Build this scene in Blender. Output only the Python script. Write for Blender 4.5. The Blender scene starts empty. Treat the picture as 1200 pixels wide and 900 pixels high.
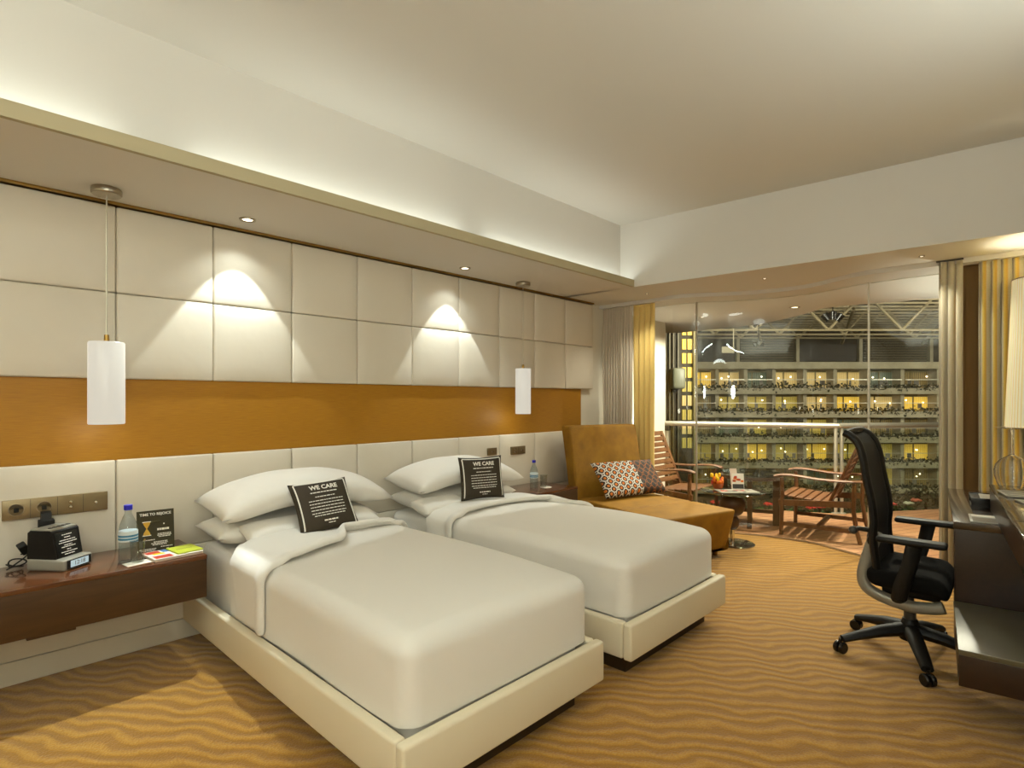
import bpy, math, random
from mathutils import Matrix, Vector, Euler
random.seed(7)
C = bpy.context.scene.collection
PI = math.pi
# ------------------------------------------------------------------ camera frame
CH = 1.3; CX = 3.4125; F = 660.0
AY = math.atan(630.0 / F); SA = math.sin(AY); CA = math.cos(AY)
SOF = 2.297; CEIL = 2.865

# ------------------------------------------------------------------ mesh builder
class MB:
    def __init__(s): s.v = []; s.f = []; s.uv = None
    def add(s, vs, fs, T=None):
        b = len(s.v)
        for p in vs:
            p = Vector(p)
            if T is not None: p = T @ p
            s.v.append(p)
        for f in fs: s.f.append(tuple(b + i for i in f))
        return s
    def box(s, x0, x1, y0, y1, z0, z1, T=None):
        vs = [(x, y, z) for z in (z0, z1) for y in (y0, y1) for x in (x0, x1)]
        return s.add(vs, [(0, 2, 3, 1), (4, 5, 7, 6), (0, 1, 5, 4), (2, 6, 7, 3), (0, 4, 6, 2), (1, 3, 7, 5)], T)
    def bbox(s, x0, x1, y0, y1, z0, z1, r=.005, T=None, n=2, fn=None, sub=1):
        """box with rounded edges; sub > 1 subdivides the flats so fn can shape it"""
        r = min(r, (x1-x0)/2*.999, (y1-y0)/2*.999, (z1-z0)/2*.999)
        def axis(a, b):
            out = []
            for i in range(n): out.append((a + r, -math.cos(i*PI/2/n)))
            for i in range(sub + 1): out.append((a + r + (b - a - 2*r)*i/sub, 0.0))
            for i in range(1, n + 1): out.append((b - r, math.sin(i*PI/2/n)))
            return out
        ax = [axis(x0, x1), axis(y0, y1), axis(z0, z1)]
        idx = {}; vs = []
        def vert(i, j, k):
            if (i, j, k) not in idx:
                c = Vector((ax[0][i][0], ax[1][j][0], ax[2][k][0]))
                d = Vector((ax[0][i][1], ax[1][j][1], ax[2][k][1]))
                # cube-to-sphere style offset
                dx, dy, dz = d
                o = Vector((dx*math.sqrt(max(0, 1-dy*dy/2-dz*dz/2+dy*dy*dz*dz/3)),
                            dy*math.sqrt(max(0, 1-dx*dx/2-dz*dz/2+dx*dx*dz*dz/3)),
                            dz*math.sqrt(max(0, 1-dx*dx/2-dy*dy/2+dx*dx*dy*dy/3))))
                p = c + o*r
                if fn: p = Vector(fn(p))
                idx[(i, j, k)] = len(vs); vs.append(p)
            return idx[(i, j, k)]
        N = [len(a) - 1 for a in ax]; fs = []
        for k in (0, N[2]):
            for i in range(N[0]):
                for j in range(N[1]):
                    q = [vert(i, j, k), vert(i+1, j, k), vert(i+1, j+1, k), vert(i, j+1, k)]
                    fs.append(q if k else q[::-1])
        for j in (0, N[1]):
            for i in range(N[0]):
                for k in range(N[2]):
                    q = [vert(i, j, k), vert(i+1, j, k), vert(i+1, j, k+1), vert(i, j, k+1)]
                    fs.append(q if not j else q[::-1])
        for i in (0, N[0]):
            for j in range(N[1]):
                for k in range(N[2]):
                    q = [vert(i, j, k), vert(i, j+1, k), vert(i, j+1, k+1), vert(i, j, k+1)]
                    fs.append(q if i else q[::-1])
        return s.add(vs, fs, T)
    def prism(s, poly, z0, z1, T=None):
        n = len(poly)
        vs = [(x, y, z0) for x, y in poly] + [(x, y, z1) for x, y in poly]
        fs = [tuple(range(n))[::-1], tuple(range(n, 2*n))] + [(i, (i+1) % n, n+(i+1) % n, n+i) for i in range(n)]
        return s.add(vs, fs, T)
    def side(s, poly, y0, y1, T=None):
        """polygon in x,z swept along y"""
        n = len(poly)
        vs = [(x, y0, z) for x, z in poly] + [(x, y1, z) for x, z in poly]
        fs = [tuple(range(n)), tuple(range(n, 2*n))[::-1]] + [(i, n+i, n+(i+1) % n, (i+1) % n) for i in range(n)]
        return s.add(vs, fs, T)
    def tube(s, pts, r, n=10, T=None, ry=None, cap=True):
        """tube along a path; r a number or a list; ry flattens it the other way"""
        pts = [Vector(p) for p in pts]; m = len(pts)
        rs = r if isinstance(r, (list, tuple)) else [r]*m
        rys = ry if isinstance(ry, (list, tuple)) else ([ry]*m if ry else rs)
        vs = []; up = None
        for i, p in enumerate(pts):
            t = (pts[min(i+1, m-1)] - pts[max(i-1, 0)]).normalized()
            if up is None:
                up = Vector((0, 0, 1)) if abs(t.z) < .9 else Vector((0, 1, 0))
            a = t.cross(up)
            if a.length < 1e-6: a = t.cross(Vector((1, 0, 0)))
            a.normalize(); b = a.cross(t).normalized(); up = b
            for k in range(n):
                g = 2*PI*k/n
                vs.append(p + a*math.cos(g)*rs[i] + b*math.sin(g)*rys[i])
        fs = [(i*n+k, i*n+(k+1) % n, (i+1)*n+(k+1) % n, (i+1)*n+k) for i in range(m-1) for k in range(n)]
        if cap: fs += [tuple(range(n))[::-1], tuple(range((m-1)*n, m*n))]
        return s.add(vs, fs, T)
    def lathe(s, prof, loc=(0, 0, 0), n=28, T=None):
        vs = []; fs = []
        for r, z in prof:
            for k in range(n):
                g = 2*PI*k/n
                vs.append((loc[0]+r*math.cos(g), loc[1]+r*math.sin(g), loc[2]+z))
        m = len(prof)
        fs = [(i*n+k, i*n+(k+1) % n, (i+1)*n+(k+1) % n, (i+1)*n+k) for i in range(m-1) for k in range(n)]
        if prof[0][0] > 1e-6: fs.append(tuple(range(n))[::-1])
        if prof[-1][0] > 1e-6: fs.append(tuple(range((m-1)*n, m*n)))
        return s.add(vs, fs, T)
    def grid(s, fn, nu, nv, T=None, uv=False):
        b = len(s.v)
        vs = [fn(i/nu, j/nv) for i in range(nu+1) for j in range(nv+1)]
        fs = [(i*(nv+1)+j, (i+1)*(nv+1)+j, (i+1)*(nv+1)+j+1, i*(nv+1)+j+1) for i in range(nu) for j in range(nv)]
        if uv: s.uv = [(i/nu, j/nv) for i in range(nu+1) for j in range(nv+1)]
        return s.add(vs, fs, T)
    def ball(s, c, r, n=10, T=None):
        rx, ry, rz = r if isinstance(r, (tuple, list)) else (r, r, r)
        vs = []; m = max(4, n//2+1)
        for i in range(m+1):
            th = PI*i/m
            for k in range(n):
                g = 2*PI*k/n
                vs.append((c[0]+rx*math.sin(th)*math.cos(g), c[1]+ry*math.sin(th)*math.sin(g), c[2]+rz*math.cos(th)))
        fs = [(i*n+k, (i+1)*n+k, (i+1)*n+(k+1) % n, i*n+(k+1) % n) for i in range(m) for k in range(n)]
        return s.add(vs, fs, T)

MW = {}
def obj(name, mb, m, parent=None, smooth=True, angle=38, mods=(), loc=None, kind=None):
    """link one mesh object; geometry is authored in world space when there is a parent"""
    me = bpy.data.meshes.new(name)
    inv = MW[parent.name].inverted() if parent is not None else (Matrix.Translation(loc).inverted() if loc is not None else None)
    vs = [tuple(inv @ v) if inv is not None else tuple(v) for v in mb.v]
    me.from_pydata(vs, [], mb.f)
    me.validate(); me.update()
    import bmesh
    bm = bmesh.new(); bm.from_mesh(me)
    bmesh.ops.remove_doubles(bm, verts=bm.verts, dist=1e-6) if mb.uv is None else None
    bmesh.ops.recalc_face_normals(bm, faces=bm.faces)
    bm.to_mesh(me); bm.free()
    if mb.uv is not None:
        l = me.uv_layers.new(name='UVMap')
        for lp in me.loops: l.data[lp.index].uv = mb.uv[lp.vertex_index]
    if smooth:
        me.polygons.foreach_set('use_smooth', [True]*len(me.polygons))
        me.set_sharp_from_angle(angle=math.radians(angle))
    for mm in (m if isinstance(m, (list, tuple)) else [m]): me.materials.append(mm)
    o = bpy.data.objects.new(name, me); C.objects.link(o)
    if parent is not None:
        o.parent = parent; MW[o.name] = MW[parent.name]
    elif loc is not None:
        o.location = loc; MW[o.name] = Matrix.Translation(loc)
    else: MW[o.name] = Matrix()
    for typ, kw in mods:
        md = o.modifiers.new(typ.lower(), typ)
        for k, v in kw.items(): setattr(md, k, v)
    if kind: o['kind'] = kind
    return o
def tag(o, label, cat, group=None):
    o['label'] = label; o['category'] = cat
    if group: o['group'] = group
    return o
def thing(name, label, cat, loc=(0, 0, 0), rz=0.0, group=None):
    o = bpy.data.objects.new(name, None); C.objects.link(o)
    o.location = loc; o.rotation_euler = (0, 0, rz); o.empty_display_size = .1
    MW[o.name] = Matrix.Translation(loc) @ Matrix.Rotation(rz, 4, 'Z')
    return tag(o, label, cat, group)
def put(o, M):
    """place a top-level mesh authored at the origin"""
    o.matrix_world = M; MW[o.name] = M.copy(); return o
def dup(root, loc, rz, label, group=None):
    r = root.copy(); C.objects.link(r); r.location = loc; r.rotation_euler = (0, 0, rz)
    r['label'] = label
    if group: r['group'] = group
    for ch in [o for o in bpy.data.objects if o.parent == root]:
        c = ch.copy(); C.objects.link(c); c.parent = r
        for g in [o for o in bpy.data.objects if o.parent == ch]:
            d = g.copy(); C.objects.link(d); d.parent = c
    return r
def struct(name, mb, m, **k):
    return obj(name, mb, m, kind='structure', **k)
def TR(x=0, y=0, z=0, rx=0, ry=0, rz=0):
    return Matrix.Translation((x, y, z)) @ Euler((rx, ry, rz)).to_matrix().to_4x4()
def text_mb(s, size, depth=.0006, align='CENTER', bold=0.0, T=None, fn=None, mb=None):
    cu = bpy.data.curves.new('t', 'FONT'); cu.body = s; cu.size = size; cu.extrude = depth
    cu.align_x = align; cu.align_y = 'CENTER'; cu.offset = bold; cu.resolution_u = 3
    o = bpy.data.objects.new('t', cu); C.objects.link(o)
    dg = bpy.context.evaluated_depsgraph_get(); dg.update()
    me = bpy.data.meshes.new_from_object(o.evaluated_get(dg))
    mb = mb or MB()
    vs = [v.co.copy() for v in me.vertices]
    if fn: vs = [Vector(fn(v)) for v in vs]
    mb.add(vs, [tuple(p.vertices) for p in me.polygons], T)
    bpy.data.objects.remove(o); bpy.data.curves.remove(cu); bpy.data.meshes.remove(me)
    return mb

# ------------------------------------------------------------------ materials
def lin(c):
    return tuple((x/255/12.92 if x/255 <= .04045 else ((x/255+.055)/1.055)**2.4) for x in c) + (1,)
def mat(name, col, rough=.6, metal=0, emit=None, estr=0, spec=.5, trans=0, ior=1.45, sheen=0, coat=0, alpha=1, sss=0):
    m = bpy.data.materials.new(name); m.use_nodes = True
    b = m.node_tree.nodes['Principled BSDF']
    b.inputs['Base Color'].default_value = lin(col)
    b.inputs['Roughness'].default_value = rough; b.inputs['Metallic'].default_value = metal
    b.inputs['Specular IOR Level'].default_value = spec
    b.inputs['Transmission Weight'].default_value = trans; b.inputs['IOR'].default_value = ior
    b.inputs['Sheen Weight'].default_value = sheen; b.inputs['Coat Weight'].default_value = coat
    b.inputs['Alpha'].default_value = alpha
    if emit:
        b.inputs['Emission Color'].default_value = lin(emit); b.inputs['Emission Strength'].default_value = estr
    return m
def nd(m, t, **k):
    n = m.node_tree.nodes.new(t)
    for a, v in k.items(): setattr(n, a, v)
    return n
def lk(m, a, b): m.node_tree.links.new(a, b)
def pb(m): return m.node_tree.nodes['Principled BSDF']
def coords(m, scale=(1, 1, 1), rot=(0, 0, 0), kind='Object', loc=(0, 0, 0)):
    tc = nd(m, 'ShaderNodeTexCoord'); mp = nd(m, 'ShaderNodeMapping')
    mp.inputs['Scale'].default_value = scale; mp.inputs['Rotation'].default_value = rot; mp.inputs['Location'].default_value = loc
    lk(m, tc.outputs[kind], mp.inputs['Vector']); return mp.outputs['Vector']
def ramp(m, stops, interp='LINEAR'):
    r = nd(m, 'ShaderNodeValToRGB'); cr = r.color_ramp; cr.interpolation = interp
    while len(cr.elements) < len(stops): cr.elements.new(.5)
    for e, (p, c) in zip(cr.elements, stops):
        e.position = p; e.color = lin(c) if len(c) == 3 else c
    return r
def add_bump(m, scale=200, strength=.1, dist=.002, detail=2, vscale=(1, 1, 1), rough=.5):
    n = nd(m, 'ShaderNodeTexNoise'); n.inputs['Scale'].default_value = scale; n.inputs['Detail'].default_value = detail
    n.inputs['Roughness'].default_value = rough
    lk(m, coords(m, vscale), n.inputs['Vector'])
    b = nd(m, 'ShaderNodeBump'); b.inputs['Strength'].default_value = strength; b.inputs['Distance'].default_value = dist
    lk(m, n.outputs['Fac'], b.inputs['Height'])
    old = pb(m).inputs['Normal']
    if old.is_linked: lk(m, old.links[0].from_socket, b.inputs['Normal'])
    lk(m, b.outputs['Normal'], pb(m).inputs['Normal']); return m
def add_mottle(m, c0, c1, scale=6, vscale=(1, 1, 1), detail=4, lo=.35, hi=.65, rough=.55, dist=0):
    n = nd(m, 'ShaderNodeTexNoise'); n.inputs['Scale'].default_value = scale; n.inputs['Detail'].default_value = detail
    n.inputs['Roughness'].default_value = rough; n.inputs['Distortion'].default_value = dist
    lk(m, coords(m, vscale), n.inputs['Vector'])
    r = ramp(m, [(lo, c0), (hi, c1)]); lk(m, n.outputs['Fac'], r.inputs['Fac'])
    lk(m, r.outputs['Color'], pb(m).inputs['Base Color']); return m

M = {}
M['ceiling'] = add_bump(mat('ceiling paint', (212, 208, 198), .9), 60, .03)
M['soffit'] = add_bump(mat('soffit paint', (214, 209, 200), .9), 60, .03)
M['lip'] = mat('olive lip paint', (176, 164, 132), .8)
M['wall'] = add_bump(mat('wall paint', (218, 210, 192), .85), 60, .03)
M['leather'] = add_bump(add_bump(mat('cream leatherette', (216, 207, 190), .42, spec=.4), 7, .25, .012, 2), 500, .06, .0006)
M['frameleather'] = add_bump(add_bump(mat('cream bed upholstery', (226, 215, 188), .42, spec=.4), 5, .15, .01, 2), 500, .05, .0006)
M['orange'] = add_bump(add_mottle(mat('ochre silk panel', (158, 106, 3), .5, sheen=.1), (154, 102, 2), (168, 116, 6), 30, (1, .4, 14), 3), 90, .12, .001, 3, (1, .3, 14))
M['linen'] = add_bump(add_bump(mat('white bed linen', (232, 228, 220), .85, sheen=.2), 3.2, .22, .02, 3), 420, .06, .0005)
M['pillow'] = add_bump(add_bump(mat('white pillow cotton', (236, 232, 224), .85, sheen=.2), 6, .3, .02, 3), 420, .06, .0005)
def wood(name, c0, c1, rough, vs=(1, 8, 8), scale=3, coat=0, spec=.5):
    m = mat(name, c0, rough, coat=coat, spec=spec)
    add_mottle(m, c0, c1, scale, vs, 6, .3, .7, .6, 1.2); return m
M['rosewood'] = wood('dark polished rosewood', (68, 38, 18), (104, 60, 32), .2, (10, 1.2, 10), 3, .4)
M['rosefront'] = wood('dark brown veneer', (62, 40, 18), (76, 50, 25), .4, (8, 1, 8), 3)
M['wenge'] = wood('dark wenge veneer', (36, 22, 13), (48, 30, 18), .35, (8, 1, 8), 3, .1)
M['wengetop'] = wood('glossy wenge top', (50, 35, 22), (62, 44, 28), .16, (8, 1, 8), 3, .6)
M['benchtop'] = mat('satin grey glass top', (88, 80, 58), .32)
M['teak'] = wood('oiled teak', (88, 54, 29), (118, 76, 43), .5, (1, 1, 1), 14)
M['teakdark'] = wood('dark teak', (64, 41, 18), (84, 55, 26), .5, (1, 1, 1), 14)
M['velvet'] = add_bump(add_mottle(mat('ochre velvet', (136, 95, 5), .75, sheen=.25), (124, 85, 3), (150, 106, 10), 9, (1, 1, 1), 5, .3, .7), 260, .25, .001)
pb(M['velvet']).inputs['Sheen Tint'].default_value = lin((235, 175, 70))
M['chrome'] = mat('polished chrome', (215, 212, 205), .08, 1)
M['steel'] = mat('brushed steel', (196, 190, 174), .34, .65)
M['nickel'] = mat('satin nickel', (170, 160, 142), .32, 1)
M['bronze'] = add_bump(mat('brushed bronze plate', (146, 130, 100), .36, .9), 60, .1, .001, 2, (1, 1, 30))
M['blackplastic'] = mat('matt black plastic', (22, 19, 15), .5, spec=.3)
M['black'] = mat('black gloss', (20, 18, 16), .25)
M['blackfabric'] = add_bump(mat('black seat fabric', (15, 13, 10), .95, spec=.2), 600, .3, .001)
M['grey'] = mat('silver grey plastic', (150, 146, 134), .35, .3)
M['darkgrey'] = mat('dark grey plastic', (70, 66, 60), .4, .2)
M['paper'] = mat('white paper', (232, 226, 212), .7)
M['white'] = mat('white print', (236, 232, 222), .6)
M['bluecap'] = mat('blue plastic cap', (40, 40, 180), .4)
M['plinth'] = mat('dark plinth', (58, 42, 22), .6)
M['gold'] = mat('gold print', (206, 160, 50), .5)
M['lime'] = mat('lime green card', (178, 186, 48), .5)
M['red'] = mat('red print', (190, 62, 40), .5)
M['bluep'] = mat('blue print', (70, 110, 170), .5)
M['pastel'] = mat('pale print', (206, 186, 168), .5)
M['yellowp'] = mat('yellow print', (240, 196, 20), .5)
M['orangep'] = mat('orange print', (226, 120, 24), .5)
M['poster'] = mat('dark olive poster', (48, 42, 16), .35)
M['silverpage'] = mat('grey glossy page', (156, 150, 136), .3)
M['cushion'] = add_bump(mat('dark brown printed cushion', (52, 42, 26), .7), 500, .1, .0006)
M['crystal'] = mat('crystal glass', (250, 250, 248), .0, trans=1, ior=1.48)
M['brass'] = mat('brass trim', (150, 118, 60), .35, .9)
M['threshold'] = mat('threshold strip', (150, 118, 82), .4, .6)
M['plantdark'] = add_mottle(mat('atrium planting', (48, 50, 26), .8), (26, 24, 14), (86, 82, 50), 3, (1, 1, 1), 5)
M['leaf'] = mat('leaf green', (52, 76, 34), .6)

def glassmat(name, tint=(255, 255, 255), refl=1.0, f0=.04, rough=0.0):
    """clear glass: transparent, with mirror reflection growing towards grazing angles"""
    m = bpy.data.materials.new(name); m.use_nodes = True; nt = m.node_tree
    nt.nodes.remove(nt.nodes['Principled BSDF'])
    t = nt.nodes.new('ShaderNodeBsdfTransparent'); t.inputs['Color'].default_value = lin(tint)
    g = nt.nodes.new('ShaderNodeBsdfGlossy'); g.inputs['Roughness'].default_value = rough
    g.inputs['Color'].default_value = (refl, refl, refl, 1)
    lw = nt.nodes.new('ShaderNodeLayerWeight'); lw.inputs['Blend'].default_value = .5
    pw = nt.nodes.new('ShaderNodeMath'); pw.operation = 'POWER'; pw.inputs[1].default_value = 4.0
    ma = nt.nodes.new('ShaderNodeMath'); ma.operation = 'MULTIPLY_ADD'; ma.inputs[1].default_value = 1-f0; ma.inputs[2].default_value = f0
    nt.links.new(lw.outputs['Facing'], pw.inputs[0]); nt.links.new(pw.outputs[0], ma.inputs[0])
    x = nt.nodes.new('ShaderNodeMixShader')
    nt.links.new(ma.outputs[0], x.inputs[0]); nt.links.new(t.outputs[0], x.inputs[1]); nt.links.new(g.outputs[0], x.inputs[2])
    nt.links.new(x.outputs[0], nt.nodes['Material Output'].inputs['Surface']); return m
M['glass'] = glassmat('window glass', (250, 251, 246), .9, .035)
M['railglass'] = glassmat('balustrade glass', (240, 244, 236), .8, .035)
M['tableglass'] = glassmat('table glass', (190, 198, 182), .95, .16)
M['clear'] = glassmat('drinking glass', (240, 242, 240), 1, .05)
M['pet'] = glassmat('clear bottle plastic', (232, 238, 240), .8, .04)

def carpet_mat():
    m = mat('gold wave carpet', (176, 120, 30), .95, sheen=.25)
    v = coords(m, rot=(0, 0, -AY + .12))
    n = nd(m, 'ShaderNodeTexNoise'); n.inputs['Scale'].default_value = 3.0; n.inputs['Detail'].default_value = 2.0
    lk(m, coords(m, (1.0, 1.5, 1), rot=(0, 0, -AY)), n.inputs['Vector'])
    sx = nd(m, 'ShaderNodeSeparateXYZ'); lk(m, v, sx.inputs[0])
    k = nd(m, 'ShaderNodeMath', operation='MULTIPLY'); lk(m, sx.outputs['X'], k.inputs[0]); k.inputs[1].default_value = 19.0
    sn = nd(m, 'ShaderNodeMath', operation='SINE'); lk(m, k.outputs[0], sn.inputs[0])
    a1 = nd(m, 'ShaderNodeMath', operation='MULTIPLY'); lk(m, sn.outputs[0], a1.inputs[0]); a1.inputs[1].default_value = 1.1
    a2 = nd(m, 'ShaderNodeMath', operation='MULTIPLY_ADD'); lk(m, n.outputs['Fac'], a2.inputs[0]); a2.inputs[1].default_value = 15.0; lk(m, a1.outputs[0], a2.inputs[2])
    a3 = nd(m, 'ShaderNodeMath', operation='MULTIPLY_ADD'); lk(m, sx.outputs['Y'], a3.inputs[0]); a3.inputs[1].default_value = 92.0; lk(m, a2.outputs[0], a3.inputs[2])
    s2 = nd(m, 'ShaderNodeMath', operation='SINE'); lk(m, a3.outputs[0], s2.inputs[0])
    h = nd(m, 'ShaderNodeMath', operation='MULTIPLY_ADD'); lk(m, s2.outputs[0], h.inputs[0]); h.inputs[1].default_value = .5; h.inputs[2].default_value = .5
    # dotted loop pile
    d1 = nd(m, 'ShaderNodeTexVoronoi'); d1.inputs['Scale'].default_value = 130; lk(m, coords(m), d1.inputs['Vector'])
    mx = nd(m, 'ShaderNodeMath', operation='MULTIPLY_ADD'); lk(m, d1.outputs['Distance'], mx.inputs[0]); mx.inputs[1].default_value = -.55; lk(m, h.outputs[0], mx.inputs[2])
    r = ramp(m, [(0.0, (142, 97, 17)), (.3, (159, 113, 25)), (.6, (166, 120, 31)), (1.0, (182, 137, 50))])
    lk(m, mx.outputs[0], r.inputs['Fac']); lk(m, r.outputs['Color'], pb(m).inputs['Base Color'])
    b = nd(m, 'ShaderNodeBump'); b.inputs['Strength'].default_value = .5; b.inputs['Distance'].default_value = .006
    lk(m, mx.outputs[0], b.inputs['Height']); lk(m, b.outputs['Normal'], pb(m).inputs['Normal'])
    return m
M['carpet'] = carpet_mat()

def deck_mat():
    m = mat('teak decking', (190, 128, 84), .55)
    n = nd(m, 'ShaderNodeTexBrick'); n.offset = .5
    n.inputs['Scale'].default_value = 1.0; n.inputs['Mortar Size'].default_value = .004
    n.inputs['Brick Width'].default_value = 1.6; n.inputs['Row Height'].default_value = .1
    n.inputs['Color1'].default_value = lin((190, 142, 102)); n.inputs['Color2'].default_value = lin((168, 118, 80)); n.inputs['Mortar'].default_value = lin((70, 44, 26))
    lk(m, coords(m, rot=(0, 0, -1.15)), n.inputs['Vector'])
    g = nd(m, 'ShaderNodeTexNoise'); g.inputs['Scale'].default_value = 5; g.inputs['Detail'].default_value = 5
    lk(m, coords(m, (1, 12, 1), rot=(0, 0, -1.15)), g.inputs['Vector'])
    x = nd(m, 'ShaderNodeMix', data_type='RGBA', blend_type='MULTIPLY'); x.inputs[0].default_value = .35
    lk(m, n.outputs['Color'], x.inputs[6]); lk(m, g.outputs['Color'], x.inputs[7])
    lk(m, x.outputs[2], pb(m).inputs['Base Color']); return m
M['deck'] = deck_mat()

def stripe_mat(name, cols, freq, rough=.8, sheen=.3, noise=True):
    """fabric striped along its width (UV x)"""
    m = mat(name, cols[0][1], rough, sheen=sheen)
    tc = nd(m, 'ShaderNodeTexCoord'); sx = nd(m, 'ShaderNodeSeparateXYZ'); lk(m, tc.outputs['UV'], sx.inputs[0])
    k = nd(m, 'ShaderNodeMath', operation='MULTIPLY'); lk(m, sx.outputs['X'], k.inputs[0]); k.inputs[1].default_value = freq
    fr = nd(m, 'ShaderNodeMath', operation='FRACT'); lk(m, k.outputs[0], fr.inputs[0])
    r = ramp(m, cols); lk(m, fr.outputs[0], r.inputs['Fac'])
    n = nd(m, 'ShaderNodeTexNoise'); n.inputs['Scale'].default_value = 160; lk(m, coords(m), n.inputs['Vector'])
    x = nd(m, 'ShaderNodeMix', data_type='RGBA', blend_type='MULTIPLY'); x.inputs[0].default_value = .3
    lk(m, r.outputs['Color'], x.inputs[6]); lk(m, n.outputs['Color'], x.inputs[7])
    lk(m, x.outputs[2] if noise else r.outputs['Color'], pb(m).inputs['Base Color']); return m
M['drape_stripe'] = stripe_mat('striped taupe drape', [(0, (206, 192, 170)), (.40, (214, 202, 182)), (.50, (108, 84, 58)), (.62, (150, 116, 70)), (.74, (210, 196, 174)), (1, (206, 192, 170))], 11)
M['drape_gold'] = stripe_mat('gold silk drape', [(0, (238, 206, 122)), (.5, (230, 194, 102)), (1, (238, 206, 122))], 4, .55)
M['drape_beige'] = stripe_mat('beige drape with gold lining', [(0, (190, 178, 150)), (.80, (184, 172, 144)), (.84, (206, 164, 66)), (.91, (190, 142, 50)), (.94, (190, 178, 150)), (1, (190, 178, 150))], 2.2)
M['drape_beige2'] = stripe_mat('beige and gold drape', [(0, (188, 176, 146)), (.70, (182, 170, 140)), (.76, (214, 184, 88)), (.86, (196, 154, 56)), (.91, (188, 176, 146)), (1, (188, 176, 146))], 8)

def pattern_mat():
    """rings and ogees in white, dark brown and orange"""
    m = mat('retro ring print', (240, 236, 226), .75)
    tc = nd(m, 'ShaderNodeTexCoord'); sx = nd(m, 'ShaderNodeSeparateXYZ'); lk(m, tc.outputs['Object'], sx.inputs[0])
    def cosk(o, k):
        a = nd(m, 'ShaderNodeMath', operation='MULTIPLY'); lk(m, sx.outputs[o], a.inputs[0]); a.inputs[1].default_value = k
        c = nd(m, 'ShaderNodeMath', operation='COSINE'); lk(m, a.outputs[0], c.inputs[0]); return c
    kx = 2*PI/.078
    c1 = cosk('X', kx); c2 = cosk('Y', kx)
    s = nd(m, 'ShaderNodeMath', operation='ADD'); lk(m, c1.outputs[0], s.inputs[0]); lk(m, c2.outputs[0], s.inputs[1])
    ab = nd(m, 'ShaderNodeMath', operation='ABSOLUTE'); lk(m, s.outputs[0], ab.inputs[0])
    h = nd(m, 'ShaderNodeMath', operation='MULTIPLY'); lk(m, ab.outputs[0], h.inputs[0]); h.inputs[1].default_value = .5
    W = (238, 234, 224); B = (46, 34, 22); O = (214, 118, 28)
    r1 = ramp(m, [(0, B), (.05, W), (.26, B), (.76, O), (.985, B)], 'CONSTANT'); lk(m, h.outputs[0], r1.inputs['Fac'])
    r2 = ramp(m, [(0, B), (.09, O), (.16, B), (.34, B), (.9, B)], 'CONSTANT'); lk(m, h.outputs[0], r2.inputs['Fac'])
    g = nd(m, 'ShaderNodeMath', operation='GREATER_THAN'); lk(m, sx.outputs['X'], g.inputs[0]); g.inputs[1].default_value = .06
    x = nd(m, 'ShaderNodeMix', data_type='RGBA'); lk(m, g.outputs[0], x.inputs[0])
    lk(m, r1.outputs['Color'], x.inputs[6]); lk(m, r2.outputs['Color'], x.inputs[7])
    lk(m, x.outputs[2], pb(m).inputs['Base Color']); return m
M['rings'] = pattern_mat()

def emis(name, col, st):
    return mat(name, col, .5, emit=col, estr=st)
M['lampglass'] = mat('lit opal glass', (110, 108, 100), .25, emit=(255, 248, 232), estr=.68)
M['bulbglow'] = emis('lit lamp', (255, 238, 205), 6)

def shade_mat():
    m = mat('pleated lamp shade', (238, 226, 180), .8, emit=(255, 238, 176), estr=.3)
    tc = nd(m, 'ShaderNodeTexCoord'); sx = nd(m, 'ShaderNodeSeparateXYZ'); lk(m, tc.outputs['UV'], sx.inputs[0])
    k = nd(m, 'ShaderNodeMath', operation='MULTIPLY'); lk(m, sx.outputs['X'], k.inputs[0]); k.inputs[1].default_value = 60
    fr = nd(m, 'ShaderNodeMath', operation='FRACT'); lk(m, k.outputs[0], fr.inputs[0])
    r = ramp(m, [(0, (214, 198, 140)), (.3, (250, 242, 208)), (.7, (244, 232, 190)), (1, (214, 198, 140))])
    lk(m, fr.outputs[0], r.inputs['Fac']); lk(m, r.outputs['Color'], pb(m).inputs['Base Color']); lk(m, r.outputs['Color'], pb(m).inputs['Emission Color'])
    return m
M['shade'] = shade_mat()

# =================================================================== THE ROOM
GX = [(-.06, 5.24), (.41, 5.25), (.70, 5.255), (.88, 5.285), (1.02, 5.35), (1.16, 5.43), (1.4, 5.52), (1.6, 5.56), (1.77, 5.57), (1.9, 5.55), (2.05, 5.49), (2.2, 5.42), (2.33, 5.38), (2.5, 5.36), (2.79, 5.35), (3.55, 5.35)]
def smoothcurve(pts, n):
    """Catmull-Rom through pts"""
    out = []
    P = [pts[0]] + list(pts) + [pts[-1]]
    for i in range(1, len(P)-2):
        for k in range(n):
            t = k/n; a, b, c, d = (Vector(P[i-1]), Vector(P[i]), Vector(P[i+1]), Vector(P[i+2]))
            out.append(tuple(.5*((2*b) + (c-a)*t + (2*a-5*b+4*c-d)*t*t + (3*b-a-3*c+d)*t**3)))
    out.append(tuple(pts[-1])); return out
G = smoothcurve(GX, 4)
def wallx(y): return 3.72 - .1205*(y-3.4)            # the slanting right-hand wall

# floor (carpet) up to the wavy glass line
poly = [(-.06, -2.0)] + [(wallx(-2), -2.0), (wallx(5.35), 5.33)] + [(x, y-.03) for x, y in G[::-1]]
struct('floor', MB().prism(poly, -.08, 0), M['carpet'], smooth=False)
# threshold under the glass
mb = MB()
n = len(G)
mb.prism([(x, y-.03) for x, y in G] + [(x, y+.03) for x, y in G[::-1]], -.06, .004)
struct('trim_1', mb, M['threshold'], smooth=False)
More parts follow.
